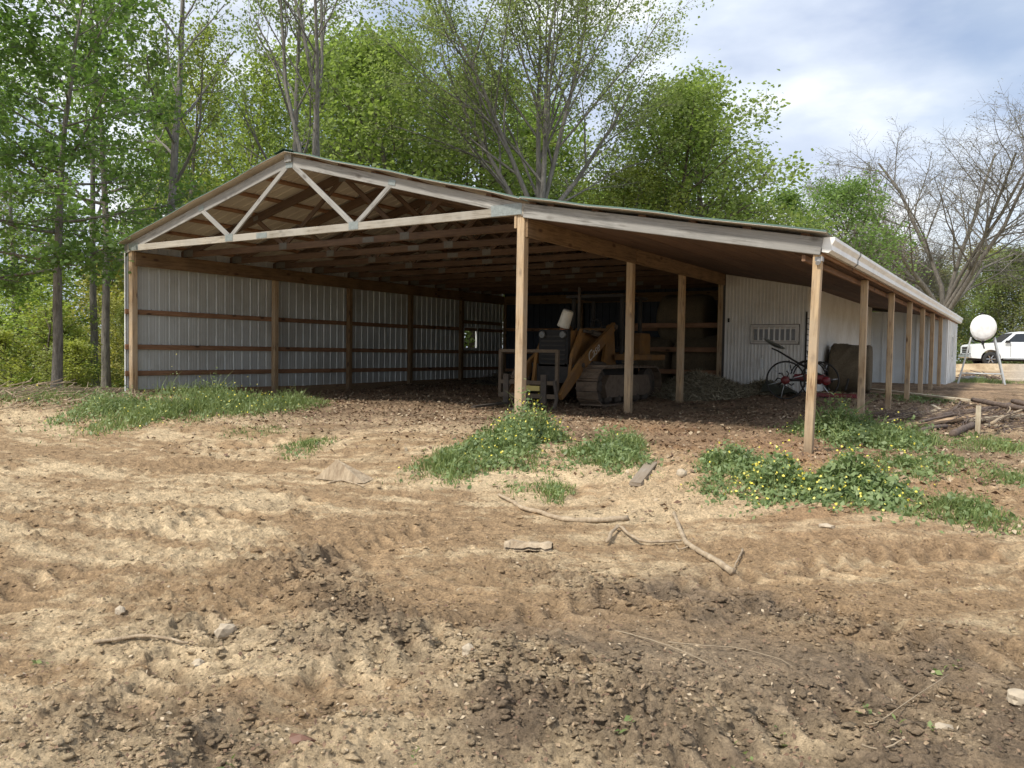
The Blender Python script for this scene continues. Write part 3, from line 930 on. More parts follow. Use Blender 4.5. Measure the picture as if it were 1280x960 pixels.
part(MB().box(((wx0+wx1)/2, yy+.006, (wz0+wz1)/2), (wx1-wx0-.10, .014, wz1-wz0-.10)), 'panel', PANELW, wp)
part(MB().box((10.05, y3-.03, .83), (.06, .05, .2)).tube([(10.05, y3-.04, .95), (10.05, y3-.04, 1.02)], .012, 6), 'electrical_box', LEGM)
part(MB().box((9.28, y3-.02, 1.78), (.035, .03, .09)), 'door_latch', DARKM)
# far board-and-batten style metal front
x = XR+.003
PANELM = simple('blue_white_panel', (.68, .73, .76), rough=.4, var=.05, scale=2, bump=.03, dirt=(.5, .5, .46), dscale=1.2, damt=.3)
i = 0
while x < LX-.05:
    wd = min(.30, LX-x)
    part(MB().box((x+wd/2, YR+.02+.004*(i % 2), 1.2), (wd-.004, .03, 2.3)), 'wall_panel', PANELM)
    part(MB().box((x+.02, YR-.008, 1.2), (.035, .025, 2.3)), 'batten', PANELM)
    x += wd; i += 1
# end block side wall (in daylight) with small window and door edge
y = YR+.002
while y < YE:
    part(MB().box((LX+.01, y+.26, 1.18), (.03, .515, 2.0)), 'wall_panel', WHITE)
    part(MB().box((LX+.03, y+.02, 1.18), (.02, .035, 2.0)), 'batten', WHITE)
    y += .52
part(MB().box(((W+LX)/2, YE+.02, 1.2), (LX-W, .04, 2.0)), 'end_wall', WHITE)
part(MB().box((LX+.034, 18.3, 1.35), (.012, .55, .6)), 'side_window', PANE)
sf = MB()
for dy in (-.3, .3): sf.box((LX+.036, 18.3+dy, 1.35), (.02, .05, .7))
for dz in (-.33, .33): sf.box((LX+.036, 18.3, 1.35+dz), (.02, .55, .05))
part(sf, 'window_frame', WHITE)
part(MB().box((LX-.9, YR-.01, .22), (2.0, .06, .10)), 'skirt_board', GREYW)

# ------------------------------------------------------------------ crawler loader
def xf(o, M_):  # transform helper
    o.matrix_local = M_; return o
lx, ly = 7.45, 3.75
lz = zg(lx, ly+1)-.02
LD = empty('crawler_loader', (lx, ly, lz), R(0), 'old orange crawler loader parked in the dark barn behind the centre posts', 'loader')
def lp(mb, name, mat, parent=LD, smooth=False, **kw): return mb.build(name, mat, parent, smooth, **kw)
def curve_h(P):
    P = [Vector(p) for p in P]; o = []
    for i in range(13):
        t = i/12; q = [p.copy() for p in P]
        while len(q) > 1: q = [q[k].lerp(q[k+1], t) for k in range(len(q)-1)]
        o.append(q[0])
    return o
TL, TH, TW = 3.1, .78, .42      # track length, height, shoe width
for sx in (-1, 1):
    tx = sx*.72
    tr = empty('track', (tx, 0, 0)); tr.parent = LD
    rI = TH/2-.04
    path = []
    per = 2*(TL-TH)+2*math.pi*rI
    ns = 38
    shoe = MB().box((0, 0, 0), (TW, per/ns*.93, .028)).box((0, -.04, .028), (TW, .018, .034))
    sme = shoe.mesh('track_shoe'); sme.materials.append(TRACKM)
    for i in range(ns):
        s = per*i/ns; st = TL-TH
        if s < st: yv, zv, an = TH/2+s, TH-.04, 0
        elif s < st+math.pi*rI:
            a = (s-st)/rI; yv, zv, an = TL-TH/2+rI*math.sin(a), TH/2+rI*math.cos(a), -a
        elif s < 2*st+math.pi*rI:
            yv, zv, an = TL-TH/2-(s-st-math.pi*rI), .04, math.pi
        else:
            a = (s-2*st-math.pi*rI)/rI; yv, zv, an = TH/2-rI*math.sin(a), TH/2-rI*math.cos(a), math.pi-a
        o = bpy.data.objects.new('track_shoe', sme); COL.objects.link(o); o.parent = tr
        o.location = (0, yv, zv); o.rotation_euler = (an, 0, 0)
    for yy, nm in ((TH/2, 'idler_wheel'), (TL-TH/2, 'sprocket')):
        w = MB().lathe([(0, -.09), (.10, -.09), (.12, -.05), (.26, -.05), (.28, -.07), (.325, -.07), (.325, .07), (.28, .07), (.26, .05), (.12, .05), (.10, .10), (0, .10)], (0, yy, TH/2), 'x', 24)
        if nm == 'sprocket':
            for q in range(12):
                a = q*math.pi/6
                w.box((0, yy+.33*math.cos(a), TH/2+.33*math.sin(a)), (.06, .05, .05), rx=a)
        w.build(nm, STEEL, tr)
    MB().prism([(.55, .18), (2.5, .18), (2.6, .32), (2.45, .58), (.62, .60), (.45, .40)], -.13, .17).build('track_frame', TRACKM, tr)
    for q in range(5):
        MB().lathe([(0, -.12), (.10, -.12), (.10, .12), (.05, .19), (0, .19)], (0, .65+q*.43, .15), 'x', 12).build('roller', STEEL, tr)
# chassis and hood
lp(MB().box((0, 1.5, .62), (.9, 2.9, .35)), 'chassis', DARKM)
hood = MB()
hood.prism([(.15, .80), (1.55, .80), (1.55, 1.46), (.15, 1.42)], -.30, .30)
lp(hood, 'hood', YEL)
lp(MB().box((0, .10, 1.09), (.62, .10, .68)), 'radiator_guard', BLACK)
for i in range(7):
    lp(MB().box((0, .045, .80+i*.085), (.52, .02, .03)), 'grille_bar', DARKM)
for sx in (-1, 1):
    lp(MB().lathe([(0, -.03), (.06, -.03), (.07, 0), (.06, .02), (0, .025)], (sx*.22, .02, 1.34), 'y', 14).lathe([(0, -.032), (.03, -.03)], (sx*.22, .02, 1.34), 'y', 14), 'headlight', simple('dusty_lamp', (.07, .07, .065), rough=.3))
    # side tower that carries the arm
    lp(MB().prism([(1.15, .70), (1.75, .70), (1.62, 1.50), (1.46, 1.58), (1.36, 1.50)], sx*.46-.03, sx*.46+.03), 'arm_tower', YEL)
    # lift arm: from tower top down to the front
    arm = MB()
    pts = [(1.52, 1.56), (.95, 1.22), (.15, .78), (-.35, .42), (-.62, .22)]
    hh = [.07, .10, .11, .09, .06]
    top = []; bot = []
    for i, (a, b) in enumerate(pts):
        p, q = pts[max(i-1, 0)], pts[min(i+1, 4)]
        d = Vector((q[0]-p[0], q[1]-p[1])).normalized(); nn = Vector((-d.y, d.x))
        top.append((a+nn.x*hh[i], b+nn.y*hh[i])); bot.append((a-nn.x*hh[i], b-nn.y*hh[i]))
    for i in range(4):
        arm.prism([top[i], top[i+1], bot[i+1], bot[i]], sx*.54-.035, sx*.54+.035)
    a = lp(arm, 'lift_arm', YEL)
    lp(MB().tube([(sx*.46, 1.25, .78), (sx*.46, .75, .80)], .06, 12).tube([(sx*.46, .75, .80), (sx*.46, .2, .76)], .03, 10), 'lift_cylinder', STEEL, smooth=True)
    lp(MB().prism([(.55, 1.42), (.20, .95), (.05, .45), (-.05, .42), (.06, .98), (.42, 1.46)], sx*.38-.03, sx*.38+.03), 'tilt_lever', YEL)
    lp(MB().tube([(sx*.45, 1.3, 1.34), (sx*.45, .75, 1.40)], .055, 12).tube([(sx*.45, .75, 1.40), (sx*.45, .42, 1.42)], .03, 10), 'tilt_cylinder', STEEL, smooth=True)
    # fender deck, operator console, seat side
    lp(MB().cham((sx*.80, 2.25, .94), (.46, 1.5, .12), .02, 1), 'fender', YEL)
    lp(MB().tube([(sx*.55, 1.85, .95), (sx*.55, 1.85, 2.15)], .045, 8), 'canopy_post', DARKM)
    lp(MB().tube([(sx*.55, 2.75, .95), (sx*.55, 2.75, 2.15)], .045, 8), 'canopy_post', DARKM)
lp(MB().cham((0, 2.3, 2.17), (1.3, 1.25, .06), .02, 1), 'canopy', DARKM)
lp(MB().cham((0, 2.75, 1.18), (1.35, .55, .52), .05, 0), 'fuel_tank', YEL)
lp(MB().cham((.1, 2.2, 1.10), (.55, .5, .12), .03, 0).cham((.1, 2.43, 1.36), (.55, .12, .5), .03, 0), 'seat', BLACK)
lp(MB().cham((0, 1.72, 1.20), (.8, .18, .62), .03, 0), 'dashboard', YEL)
for dx in (-.12, 0, .12):
    lp(MB().tube([(dx+.30, 1.95, 1.1), (dx+.30, 1.88, 1.55)], .012, 6).lathe([(0, -.03), (.03, 0), (0, .03)], (dx+.30, 1.88, 1.57), 'z', 8), 'control_lever', DARKM)
lp(MB().tube([(.0, 1.05, 1.44), (.0, 1.05, 2.30)], .03, 12), 'exhaust_pipe', STEEL, smooth=True)
lp(MB().tube([(-.02, .45, 1.38), (-.02, .45, 1.62)], .055, 14), 'air_intake', simple('rusty_pipe', (.30, .12, .06), var=.3), smooth=True)
for sx in (-1, 1):
    lp(MB().tube(curve_h([(sx*.42, 1.35, 1.30), (sx*.50, 1.10, 1.05), (sx*.46, .70, .92), (sx*.44, .35, .95)]), .014, 6), 'hydraulic_hose', BLACK)
    lp(MB().tube([(sx*.54-.07, 1.50, 1.53), (sx*.54+.07, 1.50, 1.53)], .05, 10), 'pivot_pin', STEEL)
    lp(MB().tube([(sx*.54-.06, .15, .78), (sx*.54+.06, .15, .78)], .045, 10), 'pivot_pin', STEEL)
    lp(MB().box((sx*.88, 1.55, .86), (.16, .22, .02)), 'step', DARKM)
lp(MB().tube([(-.25, 1.80, 1.48), (.15, 1.80, 1.55)], .015, 6).ring((.0, 1.80, 1.56), .13, .012, 'y', 16, 5), 'steering_bar', DARKM)
# steel fork carriage in front
fc = empty('fork_carriage', (-.13, -.62, 0)); fc.parent = LD
RUST = simple('brown_carriage_steel', (.10, .075, .05), rough=.9, metal=0.0, var=.3, scale=8, bump=.3)
def fp(mb, nm, m=RUST): return mb.build(nm, m, fc)
for zz_, hh_ in ((1.03, .055), (.46, .07), (.22, .08)): fp(MB().box((0, 0, zz_), (1.22, .06, hh_)), 'cross_rail')
for x in (-.60, .60): fp(MB().box((x, 0.003, .62), (.055, .06, .86)), 'upright')
for x in (-.45, .35): fp(MB().box((x, -.03, .33), (.11, .05, .55)).box((x, -.55, .06), (.10, 1.05, .035), rx=.03), 'fork_tine', STEEL)
fp(MB().box((.12, -.05, .36), (.32, .03, .09)), 'warning_plate', simple('yellow_plate', (.40, .33, .10)))
fp(MB().tube([(.58, -.06, .50), (.66, -.10, .20), (.62, -.12, .02)], [.035, .03, .04], 8), 'hitch_arm', STEEL)
# lettering on the arm
cu = bpy.data.curves.new('lettering', 'FONT'); cu.body = 'Case'; cu.size = .26; cu.extrude = .002; cu.shear = .3; cu.align_x = 'CENTER'; cu.align_y = 'CENTER'
to = bpy.data.objects.new('tmp', cu); COL.objects.link(to)
me = bpy.data.meshes.new_from_object(to.evaluated_get(bpy.context.evaluated_depsgraph_get()))
bpy.data.objects.remove(to)
me.materials.clear(); me.materials.append(simple('white_decal', (.38, .36, .31)))
lt = link('lettering', me, None, LD)
th = math.atan2(1.22-.78, .8)
lt.matrix_local = Matrix.Translation((.578, .58, 1.02)) @ Matrix.Rotation(R(90), 4, 'Z') @ Matrix.Rotation(R(90), 4, 'X') @ Matrix.Rotation(th, 4, 'Z')

# white bucket upside down on the intake
wb = MB().lathe([(.0, 0), (.118, 0), (.122, .02), (.118, .035), (.105, .30), (.098, .33), (0, .335)], n=24)
o = wb.build('bucket', WPLAST, None, True, label='white plastic bucket tipped over the loader\'s intake stack', cat='bucket')
o.location = (lx-.02, ly+.45, lz+1.50); o.rotation_euler = (R(4), R(22), 0)

# ------------------------------------------------------------------ round bales, hay
def bale_mesh(r, wd, seed, n=44, m=14):
    rg = np.random.default_rng(seed)
    mb = MB(); prof = [(0, -wd/2), (r*.5, -wd/2), (r*.86, -wd/2+.005), (r*.97, -wd/2+.05)]
    prof += [(r, -wd/2+.1+(wd-.2)*i/m) for i in range(m+1)]+[(r*.97, wd/2-.05), (r*.86, wd/2-.005), (r*.5, wd/2), (0, wd/2)]
    mb.lathe(prof, axis='y', n=n)
    v = np.array(mb.v); d = fbm(v[:, 0]*1+v[:, 1]*1.7+seed, v[:, 2]+v[:, 1], 3.0, 4)
    rr_ = np.hypot(v[:, 0], v[:, 2])+1e-6
    s = 1+.10*d*(rr_ > .1)
    v[:, 0] *= s; v[:, 2] *= s*np.where(v[:, 2] < 0, .93, 1)
    mb.v = [tuple(q) for q in v]
    return mb.mesh('round_bale', True)
def hay_mat(name, c1, c2):
    m, nt, b = newmat(name)
    b.inputs['Roughness'].default_value = .95
    t = N(nt, 'ShaderNodeTexCoord')
    n = N(nt, 'ShaderNodeTexNoise', Scale=26.0, Detail=7.0, Roughness=.75)
    n.inputs['Distortion'].default_value = 2.5
    L(nt, t.outputs['Object'], n.inputs['Vector'])
    r = ramp(nt, [(.3, c2), (.65, c1)]); L(nt, n.outputs[0], r.inputs[0]); L(nt, r.outputs[0], b.inputs['Base Color'])
    bp = N(nt, 'ShaderNodeBump', Strength=1, Distance=.04); L(nt, n.outputs[0], bp.inputs['Height']); L(nt, bp.outputs[0], b.inputs['Normal'])
    return m
HB = hay_mat('bale_hay', (.24, .19, .12), (.07, .055, .035))
HG = hay_mat('loose_hay_core', (.34, .28, .17), (.15, .12, .07))
def bale(px, depth, r, wd, rz, seed, label, z=None, xy=None):
    x, y, g0 = atd(px, depth) if xy is None else (xy[0], xy[1], zg(*xy))
    me = bale_mesh(r, wd, seed)
    o = link('round_bale', me, HB)
    o.location = (x, y, (g0 if z is None else z)+r*.92); o.rotation_euler = (0, 0, rz)
    tag(o, label, 'hay bale', 'round hay bales')
bale(0, 0, .58, .88, R(96), 3, 'dark weathered round hay bale against the white room wall, left of the second lean-to post', xy=(11.50, 10.5))
bale(0, 0, .66, 1.2, R(90), 6, 'round hay bale low behind the pen rails beside the white wall', xy=(8.35, 9.5))
bale(0, 0, .66, 1.2, R(90), 8, 'round hay bale low behind the pen rails at their left end', xy=(7.05, 9.55))
bale(0, 0, .62, 1.2, R(90), 9, 'round hay bale stacked on top behind the pen rails', xy=(7.9, 9.6), z=1.25)

def straws(name, pts, size, mat, parent=None, flat=.5, seed=0, **kw):
    """many thin loose strands"""
    rg = np.random.default_rng(seed)
    n = len(pts); d = rg.normal(size=(n, 3)); d[:, 2] *= flat; d /= np.linalg.norm(d, axis=1)[:, None]
    s = np.cross(d, rg.normal(size=(n, 3))); s /= np.linalg.norm(s, axis=1)[:, None]
    ln = (size*(.5+rg.random(n)))[:, None]; w = .05*ln
    p = np.asarray(pts)
    v = np.stack([p-d*ln-s*w, p-d*ln*.9+s*w, p+d*ln+s*w*.5, p+d*ln*.95-s*w], 1).reshape(-1, 3)
    f = np.arange(4*n).reshape(-1, 4)
    o = link(name, np_mesh(name, v, f), mat, parent)
    return tag(o, **kw)
def heap(name, cx, cy, rx, ry, h, mat, seed, label, cat, nst=5000, stm=HAYM, sz=.10):
    x, y = np.meshgrid(np.linspace(-1, 1, 48), np.linspace(-1, 1, 48), indexing='ij')
    X = cx+x*rx; Y = cy+y*ry
    r = np.hypot(x, y)
    def hh(X, Y):
        r = np.hypot((X-cx)/rx, (Y-cy)/ry)
        return h*np.clip(1-r**1.6, -.1, 1)*(1+.7*fbm(X+seed, Y, 1.6, 3))+.05*fbm(X, Y+seed, 7, 3)*(r < 1)
    Z = base_z(X, Y)+hh(X, Y)-.03
    v = np.stack([X, Y, Z], -1).reshape(-1, 3)-np.array([cx, cy, 0])
    i = np.arange(47)[:, None]; j = np.arange(47)[None, :]
    f = np.stack([i*48+j, (i+1)*48+j, (i+1)*48+j+1, i*48+j+1], -1).reshape(-1, 4)
    root = empty(name, (cx, cy, 0), 0, label, cat)
    link('mound', np_mesh('mound', v, f, True), mat, root)
    rg = np.random.default_rng(seed)
    a = rg.random(nst)*6.283; q = np.sqrt(rg.random(nst))*1.08
    X = cx+rx*q*np.cos(a); Y = cy+ry*q*np.sin(a); Z = base_z(X, Y)+np.maximum(hh(X, Y), 0)+rg.random(nst)*.03
    straws('loose_strands', np.stack([X-cx, Y-cy, Z], 1), sz, stm, root, .35, seed, kind='stuff')
x, y, _ = G(900, 492)
heap('hay_pile', 9.1, 7.3, 1.05, .95, .34, HG, 11, 'loose grey-green hay pile spilling past the pen against the white wall', 'hay pile', 9000)
heap('hay_pile', 10.25, 7.8, .55, .45, .22, HG, 12, 'small brown heap of hay on the ground below the window strip', 'hay pile', 2500)
heap('dark_heap', 2.6, 10.5, 1.5, 1.2, .35, simple('dark_refuse', (.05, .045, .04), rough=.9, var=.4, scale=5, bump=.8, bscale=12), 13, 'low dark heap of refuse at the back left corner inside the barn', 'heap', 1500, HAYD)
x, y, _ = G(955, 492)
def tarp():
    v = []; f = []
    n = 16
    for i in range(n):
        for j in range(n):
            u = i/(n-1); w = j/(n-1)
            z = .26*(1-u)*(math.sin(w*3.1)**.6 if 0 < w < 1 else 0)+.03*math.sin(9*u+6*w)+.02
            v.append((-.05+u*.75+.05*math.sin(w*7), -.3+w*.55, z))
    for i in range(n-1):
        for j in range(n-1): f.append((i*n+j, (i+1)*n+j, (i+1)*n+j+1, i*n+j+1))
    o = MB().add(v, f).build('tarp', simple('dark_green_tarp', (.045, .05, .035), rough=.6, bump=.3), None, True, label='crumpled dark tarp on the ground beside the red implement\'s wheel', cat='tarp')
    o.location = (10.45, 7.55, zg(10.5, 7.5)+.03); o.rotation_euler = (0, 0, R(-10))
tarp()

# ------------------------------------------------------------------ red horse-drawn style implement
ix, iy, iz = 11.05, 7.05, zg(11.05, 7.05)
IM = empty('sickle_mower', (ix, iy, iz), R(0), 'small antique red farm implement with thin spoked wheels and metal seat beside the white wall', 'farm implement')
def spoked(name, c, r, rim, nsp, ang=.3):
    w = empty(name, c); w.parent = IM
    MB().ring((0, 0, 0), r, .017, axis='y', n=40, m=6).build('rim', rim, w, True)
    for k in range(nsp):
        a = 2*math.pi*k/nsp+ang
        MB().tube([(0, 0, 0), (r*math.cos(a), 0, r*math.sin(a))], .009, 6).build('spoke', LEGM, w, True)
    MB().lathe([(0, -.09), (.07, -.09), (.085, 0), (.07, .09), (0, .09)], axis='y', n=14).build('hub', REDP, w, True)
    for k in range(8):
        a = 2*math.pi*k/8
    return w
spoked('wheel', (-.08, -.30, .36), .36, DARKM, 6)
spoked('wheel', (.42, .32, .36), .36, DARKM, 6, .1)
hk = MB()
for k in range(7):
    a = 2*math.pi*k/7+.2
    hk.tube([(-.08+.07*math.cos(a), -.33, .36+.07*math.sin(a)), (-.08+.15*math.cos(a), -.33, .36+.15*math.sin(a)), (-.08+.18*math.cos(a+.35), -.33, .36+.18*math.sin(a+.35))], .012, 6)
hk.build('hub_hooks', DARKM, IM, True)
MB().tube([(-.08, -.35, .36), (.42, .35, .36)], .025, 8).build('axle', DARKM, IM, True)
MB().cham((.30, 0, .42), (.55, .18, .12), .03, 0).build('gear_case', REDP, IM)
MB().lathe([(0, -.08), (.075, -.08), (.09, 0), (.075, .08), (0, .08)], (.62, -.05, .36), 'y', 16).build('gear_cover', REDP, IM, True)
MB().tube([(.75, -.05, .36), (.45, -.05, .50), (.05, -.05, .72), (-.30, -.08, .93), (-.42, -.08, .98)], [.03, .025, .02, .018, .015], 8).build('seat_spring', DARKM, IM, True)
sv = []; sf_ = []
for i in range(9):
    for j in range(9):
        u = i/8-.5; w = j/8-.5
        rr2 = math.hypot(u, w)
        sc2 = 1 if rr2 < .5 else .5/rr2
        sv.append((-.36+u*sc2*.46, -.08+w*sc2*.36, 1.0-u*.20+.28*(rr2*sc2)**2+(.10*max(0, u*-1)*0)))
for i in range(8):
    for j in range(8): sf_.append((i*9+j, (i+1)*9+j, (i+1)*9+j+1, i*9+j+1))
MB().add(sv, sf_).build('seat', simple('grey_green_seat_metal', (.19, .20, .17), rough=.5, metal=.3), IM, True)
for a in (.4, .9):
    MB().ring((.30, -.12 if a < .5 else .1, .42), .33, .014, axis='y', n=20, m=6, a0=R(20), a1=R(170)).build('guard_hoop', DARKM, IM, True)
MB().tube([(.22, -.1, .5), (.30, -.1, .80), (.27, -.1, .92)], .014, 6).build('lever', DARKM, IM, True)
MB().tube([(.0, -.15, .5), (-.05, -.2, .75)], .012, 6).build('lever', DARKM, IM, True)
MB().cham((.85, -.3, .10), (.75, .12, .07), .01, 0).build('cutter_bar', REDP, IM)
for k in range(7):
    MB().box((.55+.1*k, -.40, .08), (.03, .12, .02)).build('guard_finger', REDP, IM)
MB().tube([(1.0, -.2, .2), (1.05, -.2, .42)], .02, 6).build('stand', DARKM, IM)

# ------------------------------------------------------------------ sticks, planks and stones on the ground
def gz_(x, y): return float(ground_height(np.array([x]), np.array([y]))[0])
def lay(pxs, lift=0.02):
    r = []
    for q in pxs:
        x, y, z = G(q[0], q[1]); r.append((x, y, gz_(x, y)+lift+(q[2] if len(q) > 2 else 0)))
    return r
def curve_pts(P, n=4, jit=.01, seed=0):
    rg = random.Random(seed); o = []
    for i in range(len(P)-1):
        p0, p1, p2, p3 = [Vector(P[max(0, min(len(P)-1, k))]) for k in (i-1, i, i+1, i+2)]
        for k in range(n):
            t = k/n
            q = .5*((2*p1)+(-p0+p2)*t+(2*p0-5*p1+4*p2-p3)*t*t+(-p0+3*p1-3*p2+p3)*t**3)
            o.append(q+Vector((rg.uniform(-jit, jit), rg.uniform(-jit, jit), rg.uniform(-jit, jit)*.5)))
    o.append(Vector(P[-1])); return o
def stick(name, pxs, r0, r1, mat, label, cat='stick', lift=.015, branches=(), seed=1, jit=.006, group=None, n=7):
    P = curve_pts(lay(pxs, lift), 4, jit, seed)
    o0 = P[0].copy()
    mb = MB(); k = len(P)
    mb.tube([p-o0 for p in P], [(r0+(r1-r0)*i/(k-1))*(1+.12*math.sin(i*2.3+seed)) for i in range(k)], n)
    for b in branches:
        Q = curve_pts(lay(b, lift), 4, jit, seed+3)
        mb.tube([p-o0 for p in Q], [r0*.6*(1-.7*i/(len(Q)-1)) for i in range(len(Q))], 6)
    o = mb.build(name, mat, None, True, label=label, cat=cat, group=group)
    o.location = o0
    return o
def plank(name, a, b, w, t, mat, label, cat='board', lift=.02, za=0, zb=0, tilt=0, group=None):
    A, B = [Vector(q) for q in lay([a, b], lift)]
    A.z += za; B.z += zb
    d = B-A; Ln = d.length
    me = MB().cham((0, 0, 0), (w, t, Ln), .004).mesh(name)
    if True:
        rg = random.Random(int(Ln*1000))
        for v in me.vertices:
            v.co.x += rg.uniform(-.004, .004); v.co.z += rg.uniform(-.012, .012)*(1 if w > .05 else .5)
    o = link(name, me, mat)
    z = d.normalized(); u = Vector((math.sin(tilt), 0, math.cos(tilt))); y = (u-z*u.dot(z)).normalized(); x = y.cross(z)
    mw = Matrix(((x.x, y.x, z.x, 0), (x.y, y.y, z.y, 0), (x.z, y.z, z.z, 0), (0, 0, 0, 1))); mw.translation = (A+B)/2
    o.matrix_world = mw
    return tag(o, label, cat, group)
stick('fallen_branch', [(624, 622), (640, 632), (652, 639), (672, 645), (700, 652), (740, 654), (785, 651)], .014, .024, STICK, 'long pale curved branch lying on the dirt below the centre post weeds', 'branch', .02)
stick('fallen_branch', [(758, 683), (772, 664), (785, 672), (800, 682), (830, 683), (852, 680)], .014, .008, STICK, 'crooked arched pale branch right of the long curved branch', 'branch', .03, seed=5)
stick('fallen_branch', [(842, 645), (848, 662), (856, 680), (872, 694), (895, 706), (916, 718)], .014, .022, STICK, 'forked pale root on the tan dirt in front of the right weeds', 'branch', .02, branches=[[(862, 685), (850, 690), (843, 684)], [(928, 693), (922, 706), (915, 718)]], seed=6)
stick('fallen_branch', [(118, 812), (160, 805), (200, 806), (235, 811)], .010, .006, STICK, 'thin dark stick lying on the left foreground dirt', 'branch', .02, seed=7)
stick('dry_stem', [(742, 782), (800, 806), (845, 825), (886, 842)], .003, .002, PALE, 'longest pale dry stem lying on the damp mud', 'stem', .02, jit=.002, n=5)
stick('dry_stem', [(835, 815), (880, 817), (920, 822), (970, 832), (990, 842)], .0025, .0015, PALE, 'thin curved dry stem on the pale mud hollow', 'stem', .02, jit=.002, n=5)
stick('dry_stem', [(1080, 905), (1095, 908), (1130, 890), (1185, 857)], .003, .0015, PALE, 'bent dry stem beside the green leaf scraps at the lower right', 'stem', .025, jit=.002, n=5)
stick('dry_stem', [(1077, 943), (1100, 945), (1128, 942)], .004, .003, PALE, 'short straw stem near the bottom right edge', 'stem', .02, jit=.002, n=5)
stick('dry_stem', [(776, 882), (785, 892), (800, 904)], .003, .0015, PALE, 'short stem beside a white petal scrap in the bottom mud', 'stem', .02, jit=.002, n=5)
plank('board_scrap', (794, 613), (814, 586), .11, .035, GREYW, 'short weathered grey board lying in front of the middle weed patch')
def chunk(name, px, dims, rz, mat, label, cat, seed, lift=0, jag=.18, n=2, rx=0):
    import bmesh
    bm = bmesh.new(); bmesh.ops.create_icosphere(bm, subdivisions=n, radius=.5)
    rg = random.Random(seed)
    for v in bm.verts:
        k = 1+rg.uniform(-jag, jag); v.co = Vector((v.co.x*dims[0]*k, v.co.y*dims[1]*k, v.co.z*dims[2]*k))
    me = bpy.data.meshes.new(name); bm.to_mesh(me); bm.free()
    o = link(name, me, mat)
    x, y, z = G(*px); o.location = (x, y, gz_(x, y)+dims[2]*.25+lift); o.rotation_euler = (rx, 0, rz)
    return tag(o, label, cat)
# split log wedge at the left centre
x, y, z = G(425, 602)
ws = MB().add([(-.28, 0, 0), (.30, -.02, 0), (.30, .16, .02), (-.26, .2, .01), (-.05, .04, .20), (-.16, .17, .17)], [(0, 1, 4), (1, 2, 4), (2, 5, 4), (2, 3, 5), (3, 0, 4, 5), (0, 3, 2, 1)])
o = ws.build('wood_chunk', STICK, None, False, label='split grey wood chunk lying alone on the left middle dirt', cat='wood chunk'); o.location = (x-.02, y, gz_(x, y)); o.rotation_euler = (0, 0, R(10))
stick('fallen_branch', [(412, 606), (430, 603), (455, 611)], .012, .006, STICK, 'thin stick under the split grey wood chunk', 'branch', .02, seed=9)
ws = MB()
bv = []; bf = []
for i in range(9):
    for j in range(4):
        bv.append((i*.04-.16+random.uniform(-.01, .01), j*.05-.08+random.uniform(-.012, .012), .03+.03*math.sin(j*1.1)+random.uniform(0, .02)))
        
for i in range(8):
    for j in range(3): bf.append((i*4+j, (i+1)*4+j, (i+1)*4+j+1, i*4+j+1))
o = MB().add(bv+[(a, b, c-.02) for a, b, c in bv], bf+[tuple(k+36 for k in reversed(q)) for q in bf]).build('bark_slab', STICK, None, False, label='flat torn slab of pale bark below the long curved branch', cat='bark')
x, y, z = G(662, 690); o.location = (x, y, gz_(x, y)); o.rotation_euler = (0, 0, R(-10)+_y)
for i, (px, d, lab) in enumerate([((1033, 659), (.11, .06, .04), 'pale flat stone on the tan dirt right of the big weed clump'),
        ((282, 790), (.10, .08, .08), 'rounded brown stone in the left foreground'), ((585, 822), (.075, .06, .06), 'pale stone on the clod ridge at the centre'),
        ((150, 768), (.07, .05, .05), 'small grey stone at the left foreground'), ((1180, 912), (.08, .06, .05), 'small tan stone in the right foreground mud'),
        ((1272, 884), (.10, .08, .06), 'pale orange stone at the right edge'), ((248, 832), (.05, .05, .04), 'small bluish stone left of the bottom centre'),
        ((852, 600), (.10, .09, .09), 'brown stone beside the short grey board')]):
    chunk('stone', px, d, i, STONE, lab, 'stone', 30+i)
chunk('leaf_scrap', (376, 940), (.12, .06, .03), .3, simple('rust_brown_leaf', (.13, .06, .035)), 'curled rust brown leaf scrap at the bottom left', 'leaf', 50, 0, .3, 1)
# long pale plank beside the lean-to and brush pile
plank('plank', (1022, 484), (1243, 511), .14, .04, PALE, 'long pale plank on the ground running past the lean-to posts', 'plank', .10)
BPG = None
stick('log', [(1174, 531), (1200, 524), (1230, 519), (1262, 512)], .045, .03, DLOG, 'dark branch lying through the middle of the brush pile', 'branch', .10, seed=21)
stick('log', [(1215, 511), (1250, 519), (1300, 530)], .04, .05, DLOG, 'thick dark limb sloping down to the right edge of the brush pile', 'branch', .16, seed=22)
stick('fallen_branch', [(1170, 533), (1186, 520), (1196, 512), (1204, 503)], .03, .015, DLOG, 'crooked dark branch sticking up at the left of the brush pile', 'branch', .05, seed=23, branches=[[(1196, 512), (1206, 510)], [(1200, 506), (1208, 503)]])
stick('log', [(1190, 548), (1203, 541), (1216, 536)], .05, .045, DLOG, 'short grey log poking out of the front of the brush pile', 'log', .04, seed=24)
stick('log', [(1266, 506), (1300, 514)], .045, .05, DLOG, 'separate dark log above the brush pile at the right edge', 'log', .05, seed=25)
plank('plank', (1122, 523), (1178, 517), .09, .03, PALE, 'short pale board at the back left of the brush pile', lift=.04)
plank('plank', (1165, 512), (1178, 520), .06, .03, PALE, 'small pale stake across the short board of the brush pile', lift=.07)
plank('plank', (1133, 538), (1230, 526), .14, .04, wood('orange_plank', (.60, .42, .25), (.46, .30, .17)), 'orange-tan plank lying along the front of the brush pile', lift=.06)
plank('plank', (1205, 531), (1300, 527), .12, .04, PALE, 'pale plank under the thick limb in the brush pile', lift=.08)
